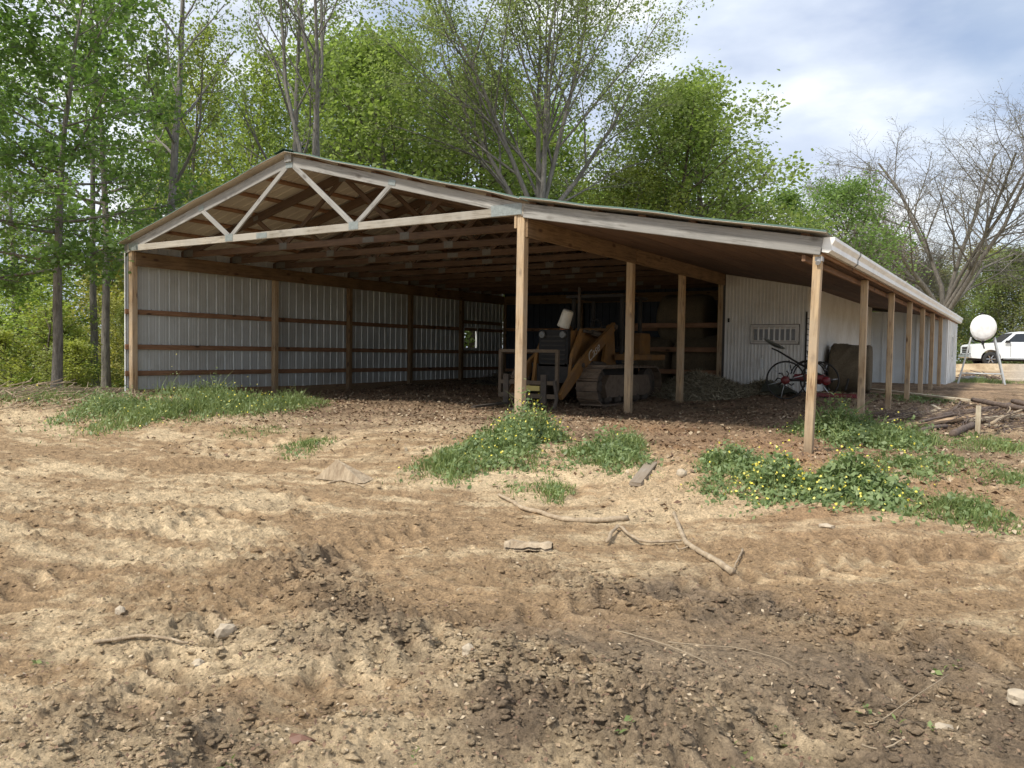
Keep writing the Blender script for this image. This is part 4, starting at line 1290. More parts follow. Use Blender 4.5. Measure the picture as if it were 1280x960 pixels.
plank('plank', (1232, 536), (1274, 538), .08, .03, PALE, 'thin white plank at the lower right of the brush pile', lift=.04)
A = Vector(lay([(1222, 544)])[0])
o = link('stake', MB().cham((0, 0, .16), (.06, .04, .36), .004).mesh('stake'), PALE); o.location = A; tag(o, 'short pale stake standing upright in front of the brush pile', 'stake')
stick('fallen_branch', [(1150, 540), (1190, 529), (1235, 524)], .022, .012, DLOG, 'thin dark branch crossing the orange-tan plank', 'branch', .12, seed=31, branches=[[(1190, 529), (1200, 520), (1215, 516)]])
stick('fallen_branch', [(1240, 545), (1256, 534), (1290, 520)], .025, .015, STICK, 'pale branch leaning over the right end of the brush pile', 'branch', .16, seed=32, branches=[[(1256, 534), (1262, 526), (1258, 518)]])
stick('fallen_branch', [(1110, 531), (1140, 527), (1178, 531)], .014, .008, STICK, 'thin pale stick at the left edge of the brush pile', 'branch', .05, seed=33)
stick('log', [(1140, 545), (1165, 539), (1182, 536)], .035, .03, DLOG, 'short dark log at the left front of the brush pile', 'log', .03, seed=34)
# twigs of the brush pile
def twig_heap(name, px, rx, ry, h, n, mat, label, seed, rad=.008):
    rg = random.Random(seed); cx, cy, cz = G(*px); mb = MB()
    for i in range(n):
        a = rg.random()*6.28; q = math.sqrt(rg.random())
        x, y = rx*q*math.cos(a), ry*q*math.sin(a); z = rg.random()*h*(1-q)
        b = rg.random()*3.14; ln = rg.uniform(.15, .5)
        dz = rg.uniform(-.25, .35)
        z0 = zg(cx+x, cy+y)+z+.02
        mb.tube([(x-math.cos(b)*ln/2, y-math.sin(b)*ln/2, z0), (x+.02, y, z0+.03), (x+math.cos(b)*ln/2, y+math.sin(b)*ln/2, z0+abs(dz)*.4)], [rad, rad*.8, rad*.4], 4)
    o = mb.build(name, mat, None, False, label=label, kind='stuff')
    o.location = (cx, cy, 0)
twig_heap('twigs', (1215, 530), 1.5, .9, .30, 260, DLOG, 'small dark twigs tangled through the brush pile', 3)
twig_heap('twigs', (1160, 522), 1.2, .5, .12, 80, STICK, 'pale twigs scattered left of the brush pile', 4, .006)
twig_heap('twigs', (40, 497), 2.5, 1.8, .35, 220, STICK, 'tangle of dead twigs on the forest edge at the far left', 5, .012)

# loose clods, litter and straw
def clods():
    import bmesh
    bm = bmesh.new(); bmesh.ops.create_icosphere(bm, subdivisions=1, radius=1)
    bv = np.array([v.co[:] for v in bm.verts]); bf = np.array([[v.index for v in f.verts] for f in bm.faces]); bm.free()
    rg = np.random.default_rng(5)
    P = []
    for pl, w, n in zip(RIDGE, RIDGE_W, (3000, 1400, 900, 700, 700, 500)):
        pl = np.array(pl)
        for _ in range(n):
            k = rg.integers(len(pl)-1); t = rg.random()
            p = pl[k]*(1-t)+pl[k+1]*t+rg.normal(0, w*.75, 2)
            P.append((p[0], p[1], .004+.019*rg.random()**4))
    for _ in range(13000):
        px = rg.uniform(-20, 1300); py = 545+420*rg.random()**1.25
        d = ray(px, py); k = (-.45-CAM[2])/d[2]; p = CAM+d*k
        P.append((p[0], p[1], (.003+.012*rg.random()**4)*(1 if py > 680 else 1.5)))
    P = np.array(P); n = len(P)
    z = ground_height(P[:, 0], P[:, 1])
    V = bv[None]*(P[:, 2][:, None, None])*rg.uniform(.45, 1.5, (n, len(bv), 1))*np.stack([rg.uniform(.8, 1.7, n), np.ones(n), rg.uniform(.22, .6, n)], 1)[:, None]
    a = rg.random(n)*6.28; ca, sa = np.cos(a)[:, None], np.sin(a)[:, None]
    X = V[..., 0]*ca-V[..., 1]*sa+P[:, 0][:, None]; Y = V[..., 0]*sa+V[..., 1]*ca+P[:, 1][:, None]; Z = V[..., 2]+(z+P[:, 2]*.2)[:, None]
    v = np.stack([X, Y, Z], -1).reshape(-1, 3); f = (bf[None]+(np.arange(n)*len(bv))[:, None, None]).reshape(-1, 3)
    me = np_mesh('dirt_clods', v, f)
    cc = soil(P[:, 0], P[:, 1], detail(P[:, 0], P[:, 1])[1])*rg.uniform(.9, 1.35, (n, 1))
    cols = np.ones((n, len(bv), 4), np.float32); cols[..., :3] = cc[:, None]
    me.color_attributes.new('Col', 'FLOAT_COLOR', 'POINT').data.foreach_set('color', cols.ravel())
    o = link('dirt_clods', me, GMAT)
    tag(o, 'loose crumbled dirt clods strewn over the yard', kind='stuff')
clods()
def chips(name, n, region, size, mat, label, seed, up=.4, jit=0.0):
    rg = np.random.default_rng(seed)
    X, Y = region(rg, n); n = len(X)
    Z = ground_height(X, Y)+.008+rg.random(n)*.02
    nrm = rg.normal(size=(n, 3)); nrm[:, 2] = np.abs(nrm[:, 2])+1/up*.6; nrm /= np.linalg.norm(nrm, axis=1)[:, None]
    t = np.cross(nrm, rg.normal(size=(n, 3))); t /= np.linalg.norm(t, axis=1)[:, None]; b = np.cross(nrm, t)
    s = (size*(.4+1.0*rg.random(n)))[:, None]; w = s*rg.uniform(.3, .8, (n, 1))
    p = np.stack([X, Y, Z], 1)
    v = np.stack([p-t*s, p-b*w+nrm*s*.2, p+t*s, p+b*w+nrm*s*.25], 1).reshape(-1, 3)
    o = link(name, np_mesh(name, v, np.arange(4*n).reshape(-1, 4)), mat)
    tag(o, label, kind='stuff')
def reg_litter(rg, n):
    X = rg.uniform(-1, 16.5, n); Y = -3.6+13*rg.random(n)**1.5
    keep = (rg.random(n) < sm(-3.4, .2, Y-.08*X+.9+1.2*fbm(X, Y, .9, 3))) & (rg.random(n) < 1-sm(14, 16.5, X))
    return X[keep], Y[keep]
chips('leaf_litter', 30000, reg_litter, .029, CHIPM, 'dry brown leaf litter and wood chips around and under the barn roof', 8)
def reg_fore(rg, n):
    px = rg.uniform(-20, 1300, n); py = 540+430*rg.random(n)**.9
    d = FW[None]+R2[None]*((px-640)/FPX)[:, None]-U2[None]*((py-480)/FPX)[:, None]
    k = (-.42-CAM[2])/d[:, 2]; p = CAM+d*k[:, None]
    return p[:, 0], p[:, 1]
chips('leaf_litter', 6000, reg_fore, .010, CHIPM, 'tiny wood chips and leaf bits scattered over the foreground dirt', 9)
def reg_green(rg, n):
    c = [(1175, 838), (1200, 836), (1090, 890), (1078, 894), (1120, 912), (980, 915), (790, 938), (290, 955), (520, 955), (45, 835), (1165, 915), (925, 953)]
    X = []; Y = []
    for q in c:
        x, y, _ = G(*q)
        for _ in range(5): X.append(x+rg.normal(0, .025)); Y.append(y+rg.normal(0, .025))
    return np.array(X), np.array(Y)
chips('fresh_leaves', 60, reg_green, .016, GRASS, 'few fresh green leaf scraps on the foreground mud', 10, .6)

# ------------------------------------------------------------------ weeds
def clump(px, rx, ry, h, n, label, fl=0, cat='weeds', grass=.35, seed=0, rz=None, leaf=.028, name='weed_clump', group=None):
    rg = np.random.default_rng(seed+100)
    cx, cy, cz = G(*px)
    # ellipse given across and along the view
    n = int(n*.8)
    a = rg.random(n)*6.283; q = rg.random(n)**.62
    out_ = rg.random(n) < .06
    q = np.where(out_, 1+.55*rg.random(n)**1.5, q)
    # ragged footprint
    edge = 1+.22*np.sin(a*3+seed)+.12*np.sin(a*5+2*seed)+.10*rg.normal(size=n)
    u = rx*q*edge*np.cos(a); w = ry*q*edge*np.sin(a)
    X = RT[0]*u+FW[0]*w; Y = RT[1]*u+FW[1]*w
    hump = (.30+1.3*(fbm(X+cx+seed, Y+cy, 3.2, 3)+.5))*rg.uniform(.7, 1.15, n)
    Hh = h*np.clip(1-.92*q**1.8, .10, 1)*hump
    z = base_z(X+cx, Y+cy)-cz
    ng = int(n*grass)
    # blades
    def blades(i0, i1):
        m = i1-i0
        p = np.stack([X[i0:i1], Y[i0:i1], z[i0:i1]], 1)
        d = rg.normal(size=(m, 3))*.35; d[:, 2] = 1; d /= np.linalg.norm(d, axis=1)[:, None]
        ln = (Hh[i0:i1]*rg.uniform(.5, 1.15, m)+.03)[:, None]
        s = np.cross(d, rg.normal(size=(m, 3))); s /= np.linalg.norm(s, axis=1)[:, None]; s *= .004+.008*h
        bend = rg.normal(size=(m, 3))*.18*ln; bend[:, 2] = -.1*ln[:, 0]
        mid_ = p+d*ln*.55; tip = p+d*ln+bend
        v = np.stack([p-s, p+s, mid_+s*.7, mid_-s*.7, tip, tip+s*.1], 1).reshape(-1, 3)
        b = (np.arange(m)*6)[:, None]
        f = np.concatenate([b+np.array([0, 1, 2, 3]), b+np.array([3, 2, 5, 4])])
        return v, f
    root = empty(name, (cx, cy, cz), 0, label, cat, group)
    if ng:
        v, f = blades(0, ng); link('grass_blades', np_mesh('grass_blades', v, f), GRASS, root)['kind'] = 'stuff'
    m = n-ng
    if m > 0:
        p = np.stack([X[ng:], Y[ng:], z[ng:]+Hh[ng:]*(rg.random(m)**.6)], 1)
        nr = rg.normal(size=(m, 3)); nr[:, 2] = np.abs(nr[:, 2])+.5
        nr[:, :2] += (p[:, :2]/np.array([rx, ry]).max())*1.0
        nr /= np.linalg.norm(nr, axis=1)[:, None]
        t = np.cross(nr, rg.normal(size=(m, 3))); t /= np.linalg.norm(t, axis=1)[:, None]; b = np.cross(nr, t)
        s = (leaf*rg.uniform(.5, 1.3, m))[:, None]; wd = s*rg.uniform(.35, .7, (m, 1))
        v = np.stack([p-t*s, p-b*wd-nr*s*.15, p+t*s, p+b*wd-nr*s*.15], 1).reshape(-1, 3)
        link('foliage', np_mesh('foliage', v, np.arange(4*m).reshape(-1, 4)), WEED, root)['kind'] = 'stuff'
    if fl:
        i = rg.integers(0, n, fl)
        c = np.stack([X[i], Y[i], z[i]+Hh[i]*rg.uniform(.85, 1.2, fl)+.02], 1)
        nr = rg.normal(size=(fl, 3))*.5; nr[:, 2] += .5; nr += -FW*.5; nr /= np.linalg.norm(nr, axis=1)[:, None]
        t = np.cross(nr, rg.normal(size=(fl, 3))); t /= np.linalg.norm(t, axis=1)[:, None]; b = np.cross(nr, t)
        s = (.0085*rg.uniform(.7, 1.3, fl))[:, None]
        vs = [c+nr*s*.2]
        K = 6
        for k in range(K):
            a_ = 2*math.pi*k/K; r_ = 1.35 if k % 2 == 0 else 1.0
            vs.append(c+(t*math.cos(a_)+b*math.sin(a_))*s*r_)
        v = np.stack(vs, 1).reshape(-1, 3); b0 = (np.arange(fl)*7)[:, None]
        f = np.concatenate([b0+np.array([0, 1+k, 1+(k+1) % K]) for k in range(K)])
        link('flowers', np_mesh('flowers', v, f), FLOW, root)['kind'] = 'stuff'
# left wall grass
clump((140, 515), .75, 1.1, .42, 3800, 'grassy weed clump at the barn\'s left front corner post', 25, seed=1, grass=.4)
clump((215, 520), 1.0, 1.5, .34, 5200, 'long green grass with a few yellow flowers below the first steel wall bay', 60, seed=2, grass=.75)
clump((295, 512), 1.0, 1.6, .36, 5200, 'taller green grass and yellow flowers left of the second wall post', 90, seed=3, grass=.7)
clump((362, 507), .8, 1.1, .24, 2800, 'short grass tapering off under the second wall post', 5, seed=4, grass=.9)
clump((255, 497), 1.0, .5, .55, 1400, 'sparse tall weed stalks against the steel wall', 10, seed=5, grass=.6)
clump((380, 562), .30, .5, .13, 700, 'small isolated green tuft on the dirt left of centre', 0, seed=6, grass=.8)
clump((320, 541), .5, .5, .07, 500, 'faint low grass in front of the left wall grass', 0, seed=7, grass=.9)
clump((658, 548), .42, .75, .46, 4800, 'tall bushy weeds with many yellow flowers around the centre post', 190, seed=8, grass=.3)
clump((615, 568), .55, .8, .30, 4200, 'leafy weeds spreading left from the centre post', 40, seed=9, grass=.45)
clump((553, 585), .38, .6, .16, 1500, 'low thin grass at the left end of the centre weeds', 2, seed=10, grass=.8)
clump((762, 575), .50, .75, .24, 4200, 'dark green weed patch left of the short grey board', 6, seed=11, grass=.5)
clump((790, 560), .22, .5, .20, 900, 'wispy grass at the back of the dark green weed patch', 0, seed=12, grass=.9)
clump((690, 617), .20, .35, .12, 500, 'small tuft of grass above the long curved branch', 0, seed=13, grass=.85)
clump((648, 612), .20, .3, .06, 260, 'few low sprouts left of the small tuft above the curved branch', 0, seed=14, grass=.8)
clump((915, 588), .36, .55, .28, 3200, 'leafy weeds left of the lean-to corner post', 25, seed=15, grass=.4)
clump((985, 608), .48, .58, .24, 5600, 'dense weeds with bright yellow flowers at the foot of the lean-to corner post', 260, seed=16, grass=.3)
clump((1068, 612), .46, .56, .20, 5200, 'grey-green leafy weeds with small yellow flowers right of the lean-to corner post', 130, seed=17, grass=.25, leaf=.034)
clump((890, 613), .25, .35, .12, 800, 'low sprouts at the left edge of the flowering weeds', 2, seed=18, grass=.5)
clump((1055, 545), .50, .8, .36, 5200, 'dark green weeds around the second lean-to post', 40, seed=19, grass=.3)
clump((1118, 556), .45, .75, .32, 4200, 'bright green weeds between the second lean-to post and the brush pile', 35, seed=20, grass=.55)
clump((1135, 590), .35, .6, .18, 1500, 'low weeds right of the grey-green flowering clump', 12, seed=21, grass=.5)
clump((1185, 580), .45, .7, .12, 1700, 'low green ground weeds in front of the brush pile', 2, seed=22, grass=.7)
clump((1250, 560), .65, .9, .12, 2400, 'short grass at the right edge below the brush pile', 3, seed=23, grass=.85)
clump((1205, 642), .38, .42, .13, 1900, 'ragged grass patch in the right foreground', 0, seed=24, grass=.8)
clump((1275, 605), .35, .6, .12, 1300, 'green grass patch at the right frame edge', 0, seed=25, grass=.8)
clump((1150, 500), .8, 1.0, .12, 1500, 'dark low weeds along the pale plank beyond the lean-to posts', 0, seed=26, grass=.4)
clump((1232, 478), 1.2, 1.2, .16, 2200, 'green grass growing between the legs of the tank stand', 0, seed=27, grass=.9)
clump((50, 500), 2.2, 1.5, .22, 3000, 'sparse pale grass at the forest edge left of the barn', 20, seed=28, grass=.6)

# ------------------------------------------------------------------ fuel tank on a stand
tx_, ty_, tz_ = atd(1228, 24.0)
tz_ = zg(tx_, ty_)-.02
TK = empty('fuel_tank', (tx_, ty_, tz_), R(YAW)-R(55), 'white cylindrical fuel tank on a tall splayed metal stand past the end of the barn', 'tank')
tzc = 1.68; tr_ = .40
_d = ray(1228, 430); TK.rotation_euler = (0, 0, math.atan2(-_d[0], _d[1])+R(1)); TK.scale = (.9, .9, 1)
pr = [(0, -.62), (.20, -.61), (.33, -.59), (.375, -.565), (.385, -.54), (.385, .54), (.36, .60), (0, .64)]
MB().lathe([(a_*.95, b_) for a_, b_ in pr], (0, 0, tzc), 'y', 40).build('tank_shell', TANKM, TK, True)
MB().ring((0, -.545, tzc), .364, .012, axis='y', n=40, m=6).build('tank_rim', TANKM, TK, True)
MB().lathe([(0, 0), (.05, 0), (.05, .05), (0, .05)], (-.05, -.3, tzc+.39), 'z', 12).build('filler_cap', DARKM, TK)
for sy in (-.42, .42):
    for sx in (-1, 1):
        MB().tube([(sx*.33, sy, tzc-.28), (sx*.68, sy*1.25, -.05)], .028, 8).build('leg', LEGM, TK)
    MB().tube([(-.62, sy*1.2, .33), (.62, sy*1.2, .33)], .015, 6).build('cross_brace', LEGM, TK)
    MB().ring((0, sy, tzc), .415, .014, axis='y', n=20, m=6, a0=R(200), a1=R(340)).build('saddle', DARKM, TK, True)
MB().tube([(0, -.62, tzc-.38), (0, -.62, tzc-.50)], .04, 10).tube([(0, -.62, tzc-.48), (.05, -.62, tzc-.62)], .02, 8).build('fuel_valve', BLACK, TK)
twig_heap('twigs', (1222, 474), .7, .5, .3, 60, DLOG, 'dark scrap pieces heaped under the tank stand', 7, .03)
chunk('stone', (1216, 475), (.9, .4, .18), .5, GREYW, 'grey rubble slab under the tank stand', 'rubble', 77)

# ------------------------------------------------------------------ pickup truck
def pickup():
    x0, y0, z0 = atd(1232, 49.0)
    T = empty('pickup_truck', (x0, y0, z0-.02), 0, 'silver-white pickup truck parked on the lot behind the tank stand', 'truck')
    # local: +x towards the front, y across; front axle at the origin
    T.rotation_euler = (0, 0, _y+R(180)-R(14)); T.scale = (1.08, 1.08, 1.08)
    hw = 1.0
    def arch(cx, r=.50, n=10): return [(cx+r*math.cos(math.pi*(k/n)), .42+r*math.sin(math.pi*(k/n))) for k in range(n+1)]
    prof = [(.96, .45), (1.0, .62), (.99, 1.10), (.90, 1.19), (.60, 1.24), (-.25, 1.31), (-.45, 1.32), (-3.0, 1.31), (-3.05, 1.34), (-4.78, 1.35), (-4.8, .55)]
    low = [(-4.3, .50)]+[(x, z) for x, z in arch(-3.68)][::-1]+[(-.55, .45)]+[(x, z) for x, z in arch(0)][::-1]+[(.9, .45)]
    P = prof+low
    def ext(P, w, y_off=0, inset=0):
        mb = MB(); n = len(P)
        vs = [(a, -w, b) for a, b in P]+[(a, w, b) for a, b in P]
        mb.add(vs, [tuple(range(n)), tuple(range(2*n-1, n-1, -1))]+[((i+1) % n, i, n+i, n+(i+1) % n) for i in range(n)])
        return mb
    ext(P, hw).build('body', CARP, T)
    # cab
    c = [(-.45, 1.27), (-1.15, 1.86), (-1.4, 1.93), (-2.5, 1.93), (-2.75, 1.85), (-3.0, 1.29)]
    mb = MB(); n = len(c)
    vs = []
    for s in (-1, 1):
        for a, b in c: vs.append((a, s*(.96-.22*(b-1.27)/.66), b))
    mb.add(vs, [tuple(range(n)), tuple(range(2*n-1, n-1, -1))]+[((i+1) % n, i, n+i, n+(i+1) % n) for i in range(n)])
    mb.build('cab', CARP, T)
    def side(pts, s, nm, m, off=.012):
        q = []
        for a, b in pts: q.append((a, s*(.96-.22*(b-1.27)/.66+off), b))
        q2 = [(a, y-s*.02, b) for a, y, b in q]
        n = len(q)
        fs = [tuple(range(n)), tuple(range(2*n-1, n-1, -1))]+[((i+1) % n, i, n+i, n+(i+1) % n) for i in range(n)]
        MB().add(q+q2, fs).build(nm, m, T)
    for s in (-1, 1):
        side([(-.78, 1.36), (-1.25, 1.80), (-1.78, 1.83), (-1.80, 1.36)], s, 'side_window', GLASSD)
        side([(-1.90, 1.36), (-1.88, 1.83), (-2.45, 1.82), (-2.72, 1.38)], s, 'side_window', GLASSD)
        side([(-.62, 1.30), (-.70, 1.44), (-.90, 1.44), (-.90, 1.30)], s, 'mirror', BLACK, .16)
        MB().box((.80, s*.80, .95), (.30, .34, .20)).build('headlight', LAMPM, T)
        MB().box((.97, s*.80, .66), (.06, .25, .10)).build('fog_lamp', DARKM, T)
        for dx in (-1.70, -2.55): MB().box((dx, s*1.01, 1.18), (.18, .03, .04)).build('door_handle', DARKM, T)
        for dx in (-.95, -1.85, -2.75): MB().box((dx, s*1.001, .90), (.012, .006, .75)).build('door_seam', DARKM, T)
        MB().box((-1.85, s*1.0, .44), (2.5, .10, .07)).build('running_board', CHROME, T)
        for cx in (0, -3.68):
            w = empty('wheel', (cx, s*.86, .40)); w.parent = T
            MB().lathe([(.24, -.12), (.36, -.13), (.40, -.09), (.40, .09), (.36, .13), (.24, .12)], axis='y', n=28).build('tyre', RUBBER, w, True)
            MB().lathe([(0, s*.06), (.08, s*.06), (.10, s*.04), (.24, s*.11), (.25, s*.12)], axis='y', n=20).build('rim', DARKM, w, True)
            for k in range(6):
                a = k*math.pi/3
                MB().tube([(.04*math.cos(a), s*.10, .04*math.sin(a)), (.23*math.cos(a), s*.115, .23*math.sin(a))], .03, 5).build('spoke', CHROME, w)
    MB().add([(-.50, -.86, 1.31), (-.50, .86, 1.31), (-1.10, .76, 1.83), (-1.10, -.76, 1.83), (-.47, -.86, 1.33), (-.47, .86, 1.33), (-1.07, .76, 1.85), (-1.07, -.76, 1.85)],
        [(4, 5, 6, 7), (3, 2, 1, 0), (0, 1, 5, 4), (2, 3, 7, 6), (1, 2, 6, 5), (3, 0, 4, 7)]).build('windscreen', GLASSD, T)
    MB().box((1.0, 0, .90), (.05, 1.25, .34)).build('grille', DARKM, T)
    for z in (.80, .92): MB().box((1.03, 0, z), (.03, 1.2, .03)).build('grille_bar', CHROME, T)
    MB().cham((1.03, 0, .56), (.16, 1.95, .20), .04, 1).build('front_bumper', CHROME, T)
    MB().box((-1.9, 0, .40), (5.2, 1.5, .2)).build('underbody', DARKM, T)
pickup()

# ------------------------------------------------------------------ trees
class Tubes:
    def __init__(s): s.V = []; s.F = []; s.n = 0
    def add(s, P, r, k):
        P = np.asarray(P); m = len(P)
        T = np.gradient(P, axis=0); T /= np.linalg.norm(T, axis=1)[:, None]+1e-9
        ref = np.array([1., 0, 0]) if abs(T[0][0]) < .8 else np.array([0, 1., 0])
        A = np.cross(T, ref); A /= np.linalg.norm(A, axis=1)[:, None]+1e-9
        B = np.cross(T, A)
        an = 2*np.pi*np.arange(k)/k
        ring = P[:, None]+(A[:, None]*np.cos(an)[None, :, None]+B[:, None]*np.sin(an)[None, :, None])*np.asarray(r)[:, None, None]
        s.V.append(ring.reshape(-1, 3))
        i = np.arange(m-1)[:, None]; j = np.arange(k)[None]; j2 = (j+1) % k
        s.F.append((np.stack([i*k+j, i*k+j2, (i+1)*k+j2, (i+1)*k+j], -1)).reshape(-1, 4)+s.n)
        s.n += m*k
def grow(kind, seed):
    """kind: dict of shape numbers; returns bark mesh arrays and leaf points"""
    rg = np.random.default_rng(seed)
    tb = Tubes(); tips = []
    H = kind['H']
    def line(p, d, Ln, n, wob, trop):
        P = [p]; d = d/np.linalg.norm(d)
        for i in range(n):
            d = d+rg.normal(0, wob, 3)+np.array([0, 0, trop])
            d /= np.linalg.norm(d); P.append(P[-1]+d*Ln/n)
        return np.array(P)
    lv = kind['levels']
    def rec(p, d, Ln, r, lvl):
        last = lvl >= len(lv)
        n = 5 if lvl <= 1 else (4 if lvl == 2 else 3)
        P = line(p, d, Ln, n, kind['wob'], kind['trop'] if lvl < len(lv) else kind.get('tiptrop', 0))
        rad = np.linspace(r, r*.35 if not last else r*.25, n+1)
        k = 6 if lvl <= 1 else (4 if lvl == 2 else 3)
        tb.add(P, rad, k)
        if last:
            tips.append(P); return
        cnt, ang, ratio, st = lv[lvl]
        if lvl == len(lv)-1: tips.append(P[n//2:])
        for c in range(cnt):
            t = st+(1-st)*(c+rg.random()*.9)/cnt
            t = min(t, .99)
            x = t*n; i = int(x); q = P[i]*(1-(x-i))+P[i+1]*(x-i)
            T = P[i+1]-P[i]; T = T/np.linalg.norm(T)
            az = c*2.4+rg.random()*.9
            A = np.cross(T, [.3, .2, 1.0]); A /= np.linalg.norm(A)+1e-9; B = np.cross(T, A)
            a = R(ang)*rg.uniform(.7, 1.3)
            nd = T*math.cos(a)+(A*math.cos(az)+B*math.sin(az))*math.sin(a)
            nd[2] = nd[2]*kind.get('flat', 1.0)+kind.get('lift', 0)
            rec(q, nd, Ln*ratio*rg.uniform(.75, 1.15)*(1.15-.55*t), max(kind.get('minr', .006), np.interp(t, [0, 1], [rad[0], rad[-1]])*.55), lvl+1)
    # trunk
    tn = 12
    lean = np.array(kind.get('lean', (0, 0)))
    base = np.array([0., 0, -.6])
    fork = kind['fork']*H
    P = [base]
    d = np.array([lean[0], lean[1], 1.0]); d /= np.linalg.norm(d)
    top = fork if kind.get('vase') else H*.96
    for i in range(tn):
        d = d+rg.normal(0, .035, 3); d[2] = max(d[2], .5); d /= np.linalg.norm(d); P.append(P[-1]+d*(top+.6)/tn)
    P = np.array(P)
    r0 = kind['r']
    rad = np.linspace(1, .45 if kind.get('vase') else .12, tn+1)*r0; rad[0] *= 1.5
    tb.add(P, rad, 9)
    for c in range(kind['limbs']):
        f = (c+rg.random()*.6)/kind['limbs']
        if kind.get('vase'):
            t = .80+.2*f; ang = kind['ang']*(.12+.95*((c*.618) % 1)+.08*rg.random()); Ln = (H-fork)*(1.02-.25*abs(ang/60))
        else:
            t = kind['fork']+(.97-kind['fork'])*f; 
            ang = kind['ang']*(1.15-.6*f); sh = kind['shape'](f); Ln = kind['cr']*sh*rg.uniform(.8, 1.15)
        x = t*tn; i = min(int(x), tn-1); q = P[i]*(1-(x-i))+P[i+1]*(x-i)
        az = c*2.39996+rg.random()*.5
        a = R(ang)
        nd = np.array([math.cos(az)*math.sin(a), math.sin(az)*math.sin(a), math.cos(a)])
        rr_ = np.interp(t, [0, 1], [r0, r0*(.45 if kind.get('vase') else .12)])*(kind.get('lr', .42)/.45 if kind.get('vase') else .5)
        rec(q, nd, Ln, max(rr_, .02), 1)
    # leaves
    pts = []
    per = kind['leaves']
    for T in tips:
        m = rg.poisson(per)
        if m == 0: continue
        t = rg.random(m)*(len(T)-1); i = np.minimum(t.astype(int), len(T)-2); fr_ = (t-i)[:, None]
        pts.append(T[i]*(1-fr_)+T[i+1]*fr_+rg.normal(0, kind['spread'], (m, 3)))
    pts = np.concatenate(pts) if pts else np.zeros((0, 3))
    return tb, pts
def leaf_mesh(name, p, size, seed, droop=.3, asp=.55):
    rg = np.random.default_rng(seed); n = len(p)
    nr = rg.normal(size=(n, 3)); nr[:, 2] = np.abs(nr[:, 2])+.45; nr /= np.linalg.norm(nr, axis=1)[:, None]
    t = np.cross(nr, rg.normal(size=(n, 3))); t /= np.linalg.norm(t, axis=1)[:, None]; b = np.cross(nr, t)
    s = (size*rg.uniform(.55, 1.25, n))[:, None]; w = s*asp
    v = np.stack([p-t*s*.6, p-b*w, p+t*s*.8-nr*s*droop, p+b*w], 1).reshape(-1, 3)
    return np_mesh(name, v, np.arange(4*n).reshape(-1, 4))
sh_round = lambda f: .45+.75*math.sin(math.pi*min(1, f*.85+.12))-.25*f
sh_col = lambda f: .8-.55*f
KINDS = {
 'airy': dict(H=15, r=.15, fork=.25, limbs=20, ang=50, cr=3.2, shape=sh_col, wob=.13, trop=.06, levels=[None, (6, 42, .5, .3), (5, 40, .5, .2)], leaves=9, spread=.28, size=.10, flat=.8, bark=BARK1, leaf=LEAF),
 'dense_a': dict(H=12, r=.20, fork=.18, limbs=24, ang=70, cr=3.6, shape=sh_round, wob=.12, trop=.05, levels=[None, (7, 45, .55, .25), (6, 45, .55, .2)], leaves=14, spread=.30, size=.115, flat=.8, bark=BARK1, leaf=LEAF),
 'dense_b': dict(H=13, r=.22, fork=.22, limbs=22, ang=65, cr=4.0, shape=sh_round, wob=.14, trop=.06, levels=[None, (7, 48, .55, .25), (6, 45, .55, .2)], leaves=12, spread=.30, size=.118, flat=.7, bark=BARK2, leaf=LEAF),
 'layered': dict(H=14, r=.17, fork=.32, limbs=24, ang=82, cr=3.9, shape=lambda f: .95-.35*f, wob=.10, trop=.02, levels=[None, (8, 42, .55, .25), (6, 40, .55, .2)], leaves=9, spread=.20, size=.12, flat=.35, bark=BARK1, leaf=LEAF, lean=(.03, .0)),
 'tall_thin': dict(H=20, r=.24, fork=.40, limbs=15, ang=48, cr=4.6, shape=lambda f: .9-.3*f, wob=.13, trop=.06, levels=[None, (6, 40, .55, .35), (5, 40, .5, .3)], leaves=9, spread=.16, size=.10, bark=BARK3, leaf=LEAF, lean=(.02, .01)),
 'tall_fork': dict(H=19, r=.22, fork=.38, vase=True, limbs=4, ang=16, cr=4, wob=.10, trop=.03, levels=[None, (8, 42, .38, .35), (5, 40, .5, .3), (3, 40, .5, .3)], leaves=3.2, spread=.16, size=.10, bark=BARK3, leaf=LEAF),
 'vase': dict(H=17, r=.22, fork=.40, vase=True, limbs=6, ang=42, cr=4, wob=.07, trop=.015, lr=.5, levels=[None, (11, 32, .58, .18), (7, 30, .50, .2), (5, 30, .5, .2)], leaves=15, spread=.20, size=.085, bark=BARK3, leaf=LEAFS),
 'bare': dict(H=17, r=.40, fork=.27, vase=True, limbs=11, ang=56, cr=6, wob=.12, trop=.02, tiptrop=.0, minr=.011, lr=.36, levels=[None, (9, 42, .52, .25), (9, 46, .55, .15), (7, 46, .6, .1)], leaves=2.5, spread=.18, size=.055, bark=BARK1, leaf=BUD),
 'bare_small': dict(H=12, r=.16, fork=.3, limbs=16, ang=45, cr=3.6, shape=sh_col, wob=.12, trop=.05, levels=[None, (7, 38, .5, .25), (6, 40, .5, .2)], leaves=4, spread=.1, size=.05, bark=BARK3, leaf=BUD),
 'sapling': dict(H=6, r=.05, fork=.15, limbs=14, ang=55, cr=1.5, shape=sh_round, wob=.15, trop=.06, levels=[None, (6, 45, .55, .25)], leaves=34, spread=.17, size=.085, bark=BARK2, leaf=LEAFS),
 'bush': dict(H=3.0, r=.03, fork=.05, limbs=18, ang=65, cr=1.3, shape=sh_round, wob=.18, trop=.08, levels=[None, (6, 50, .55, .2)], leaves=26, spread=.16, size=.08, bark=BARK2, leaf=LEAFS),
}
MESH = {}
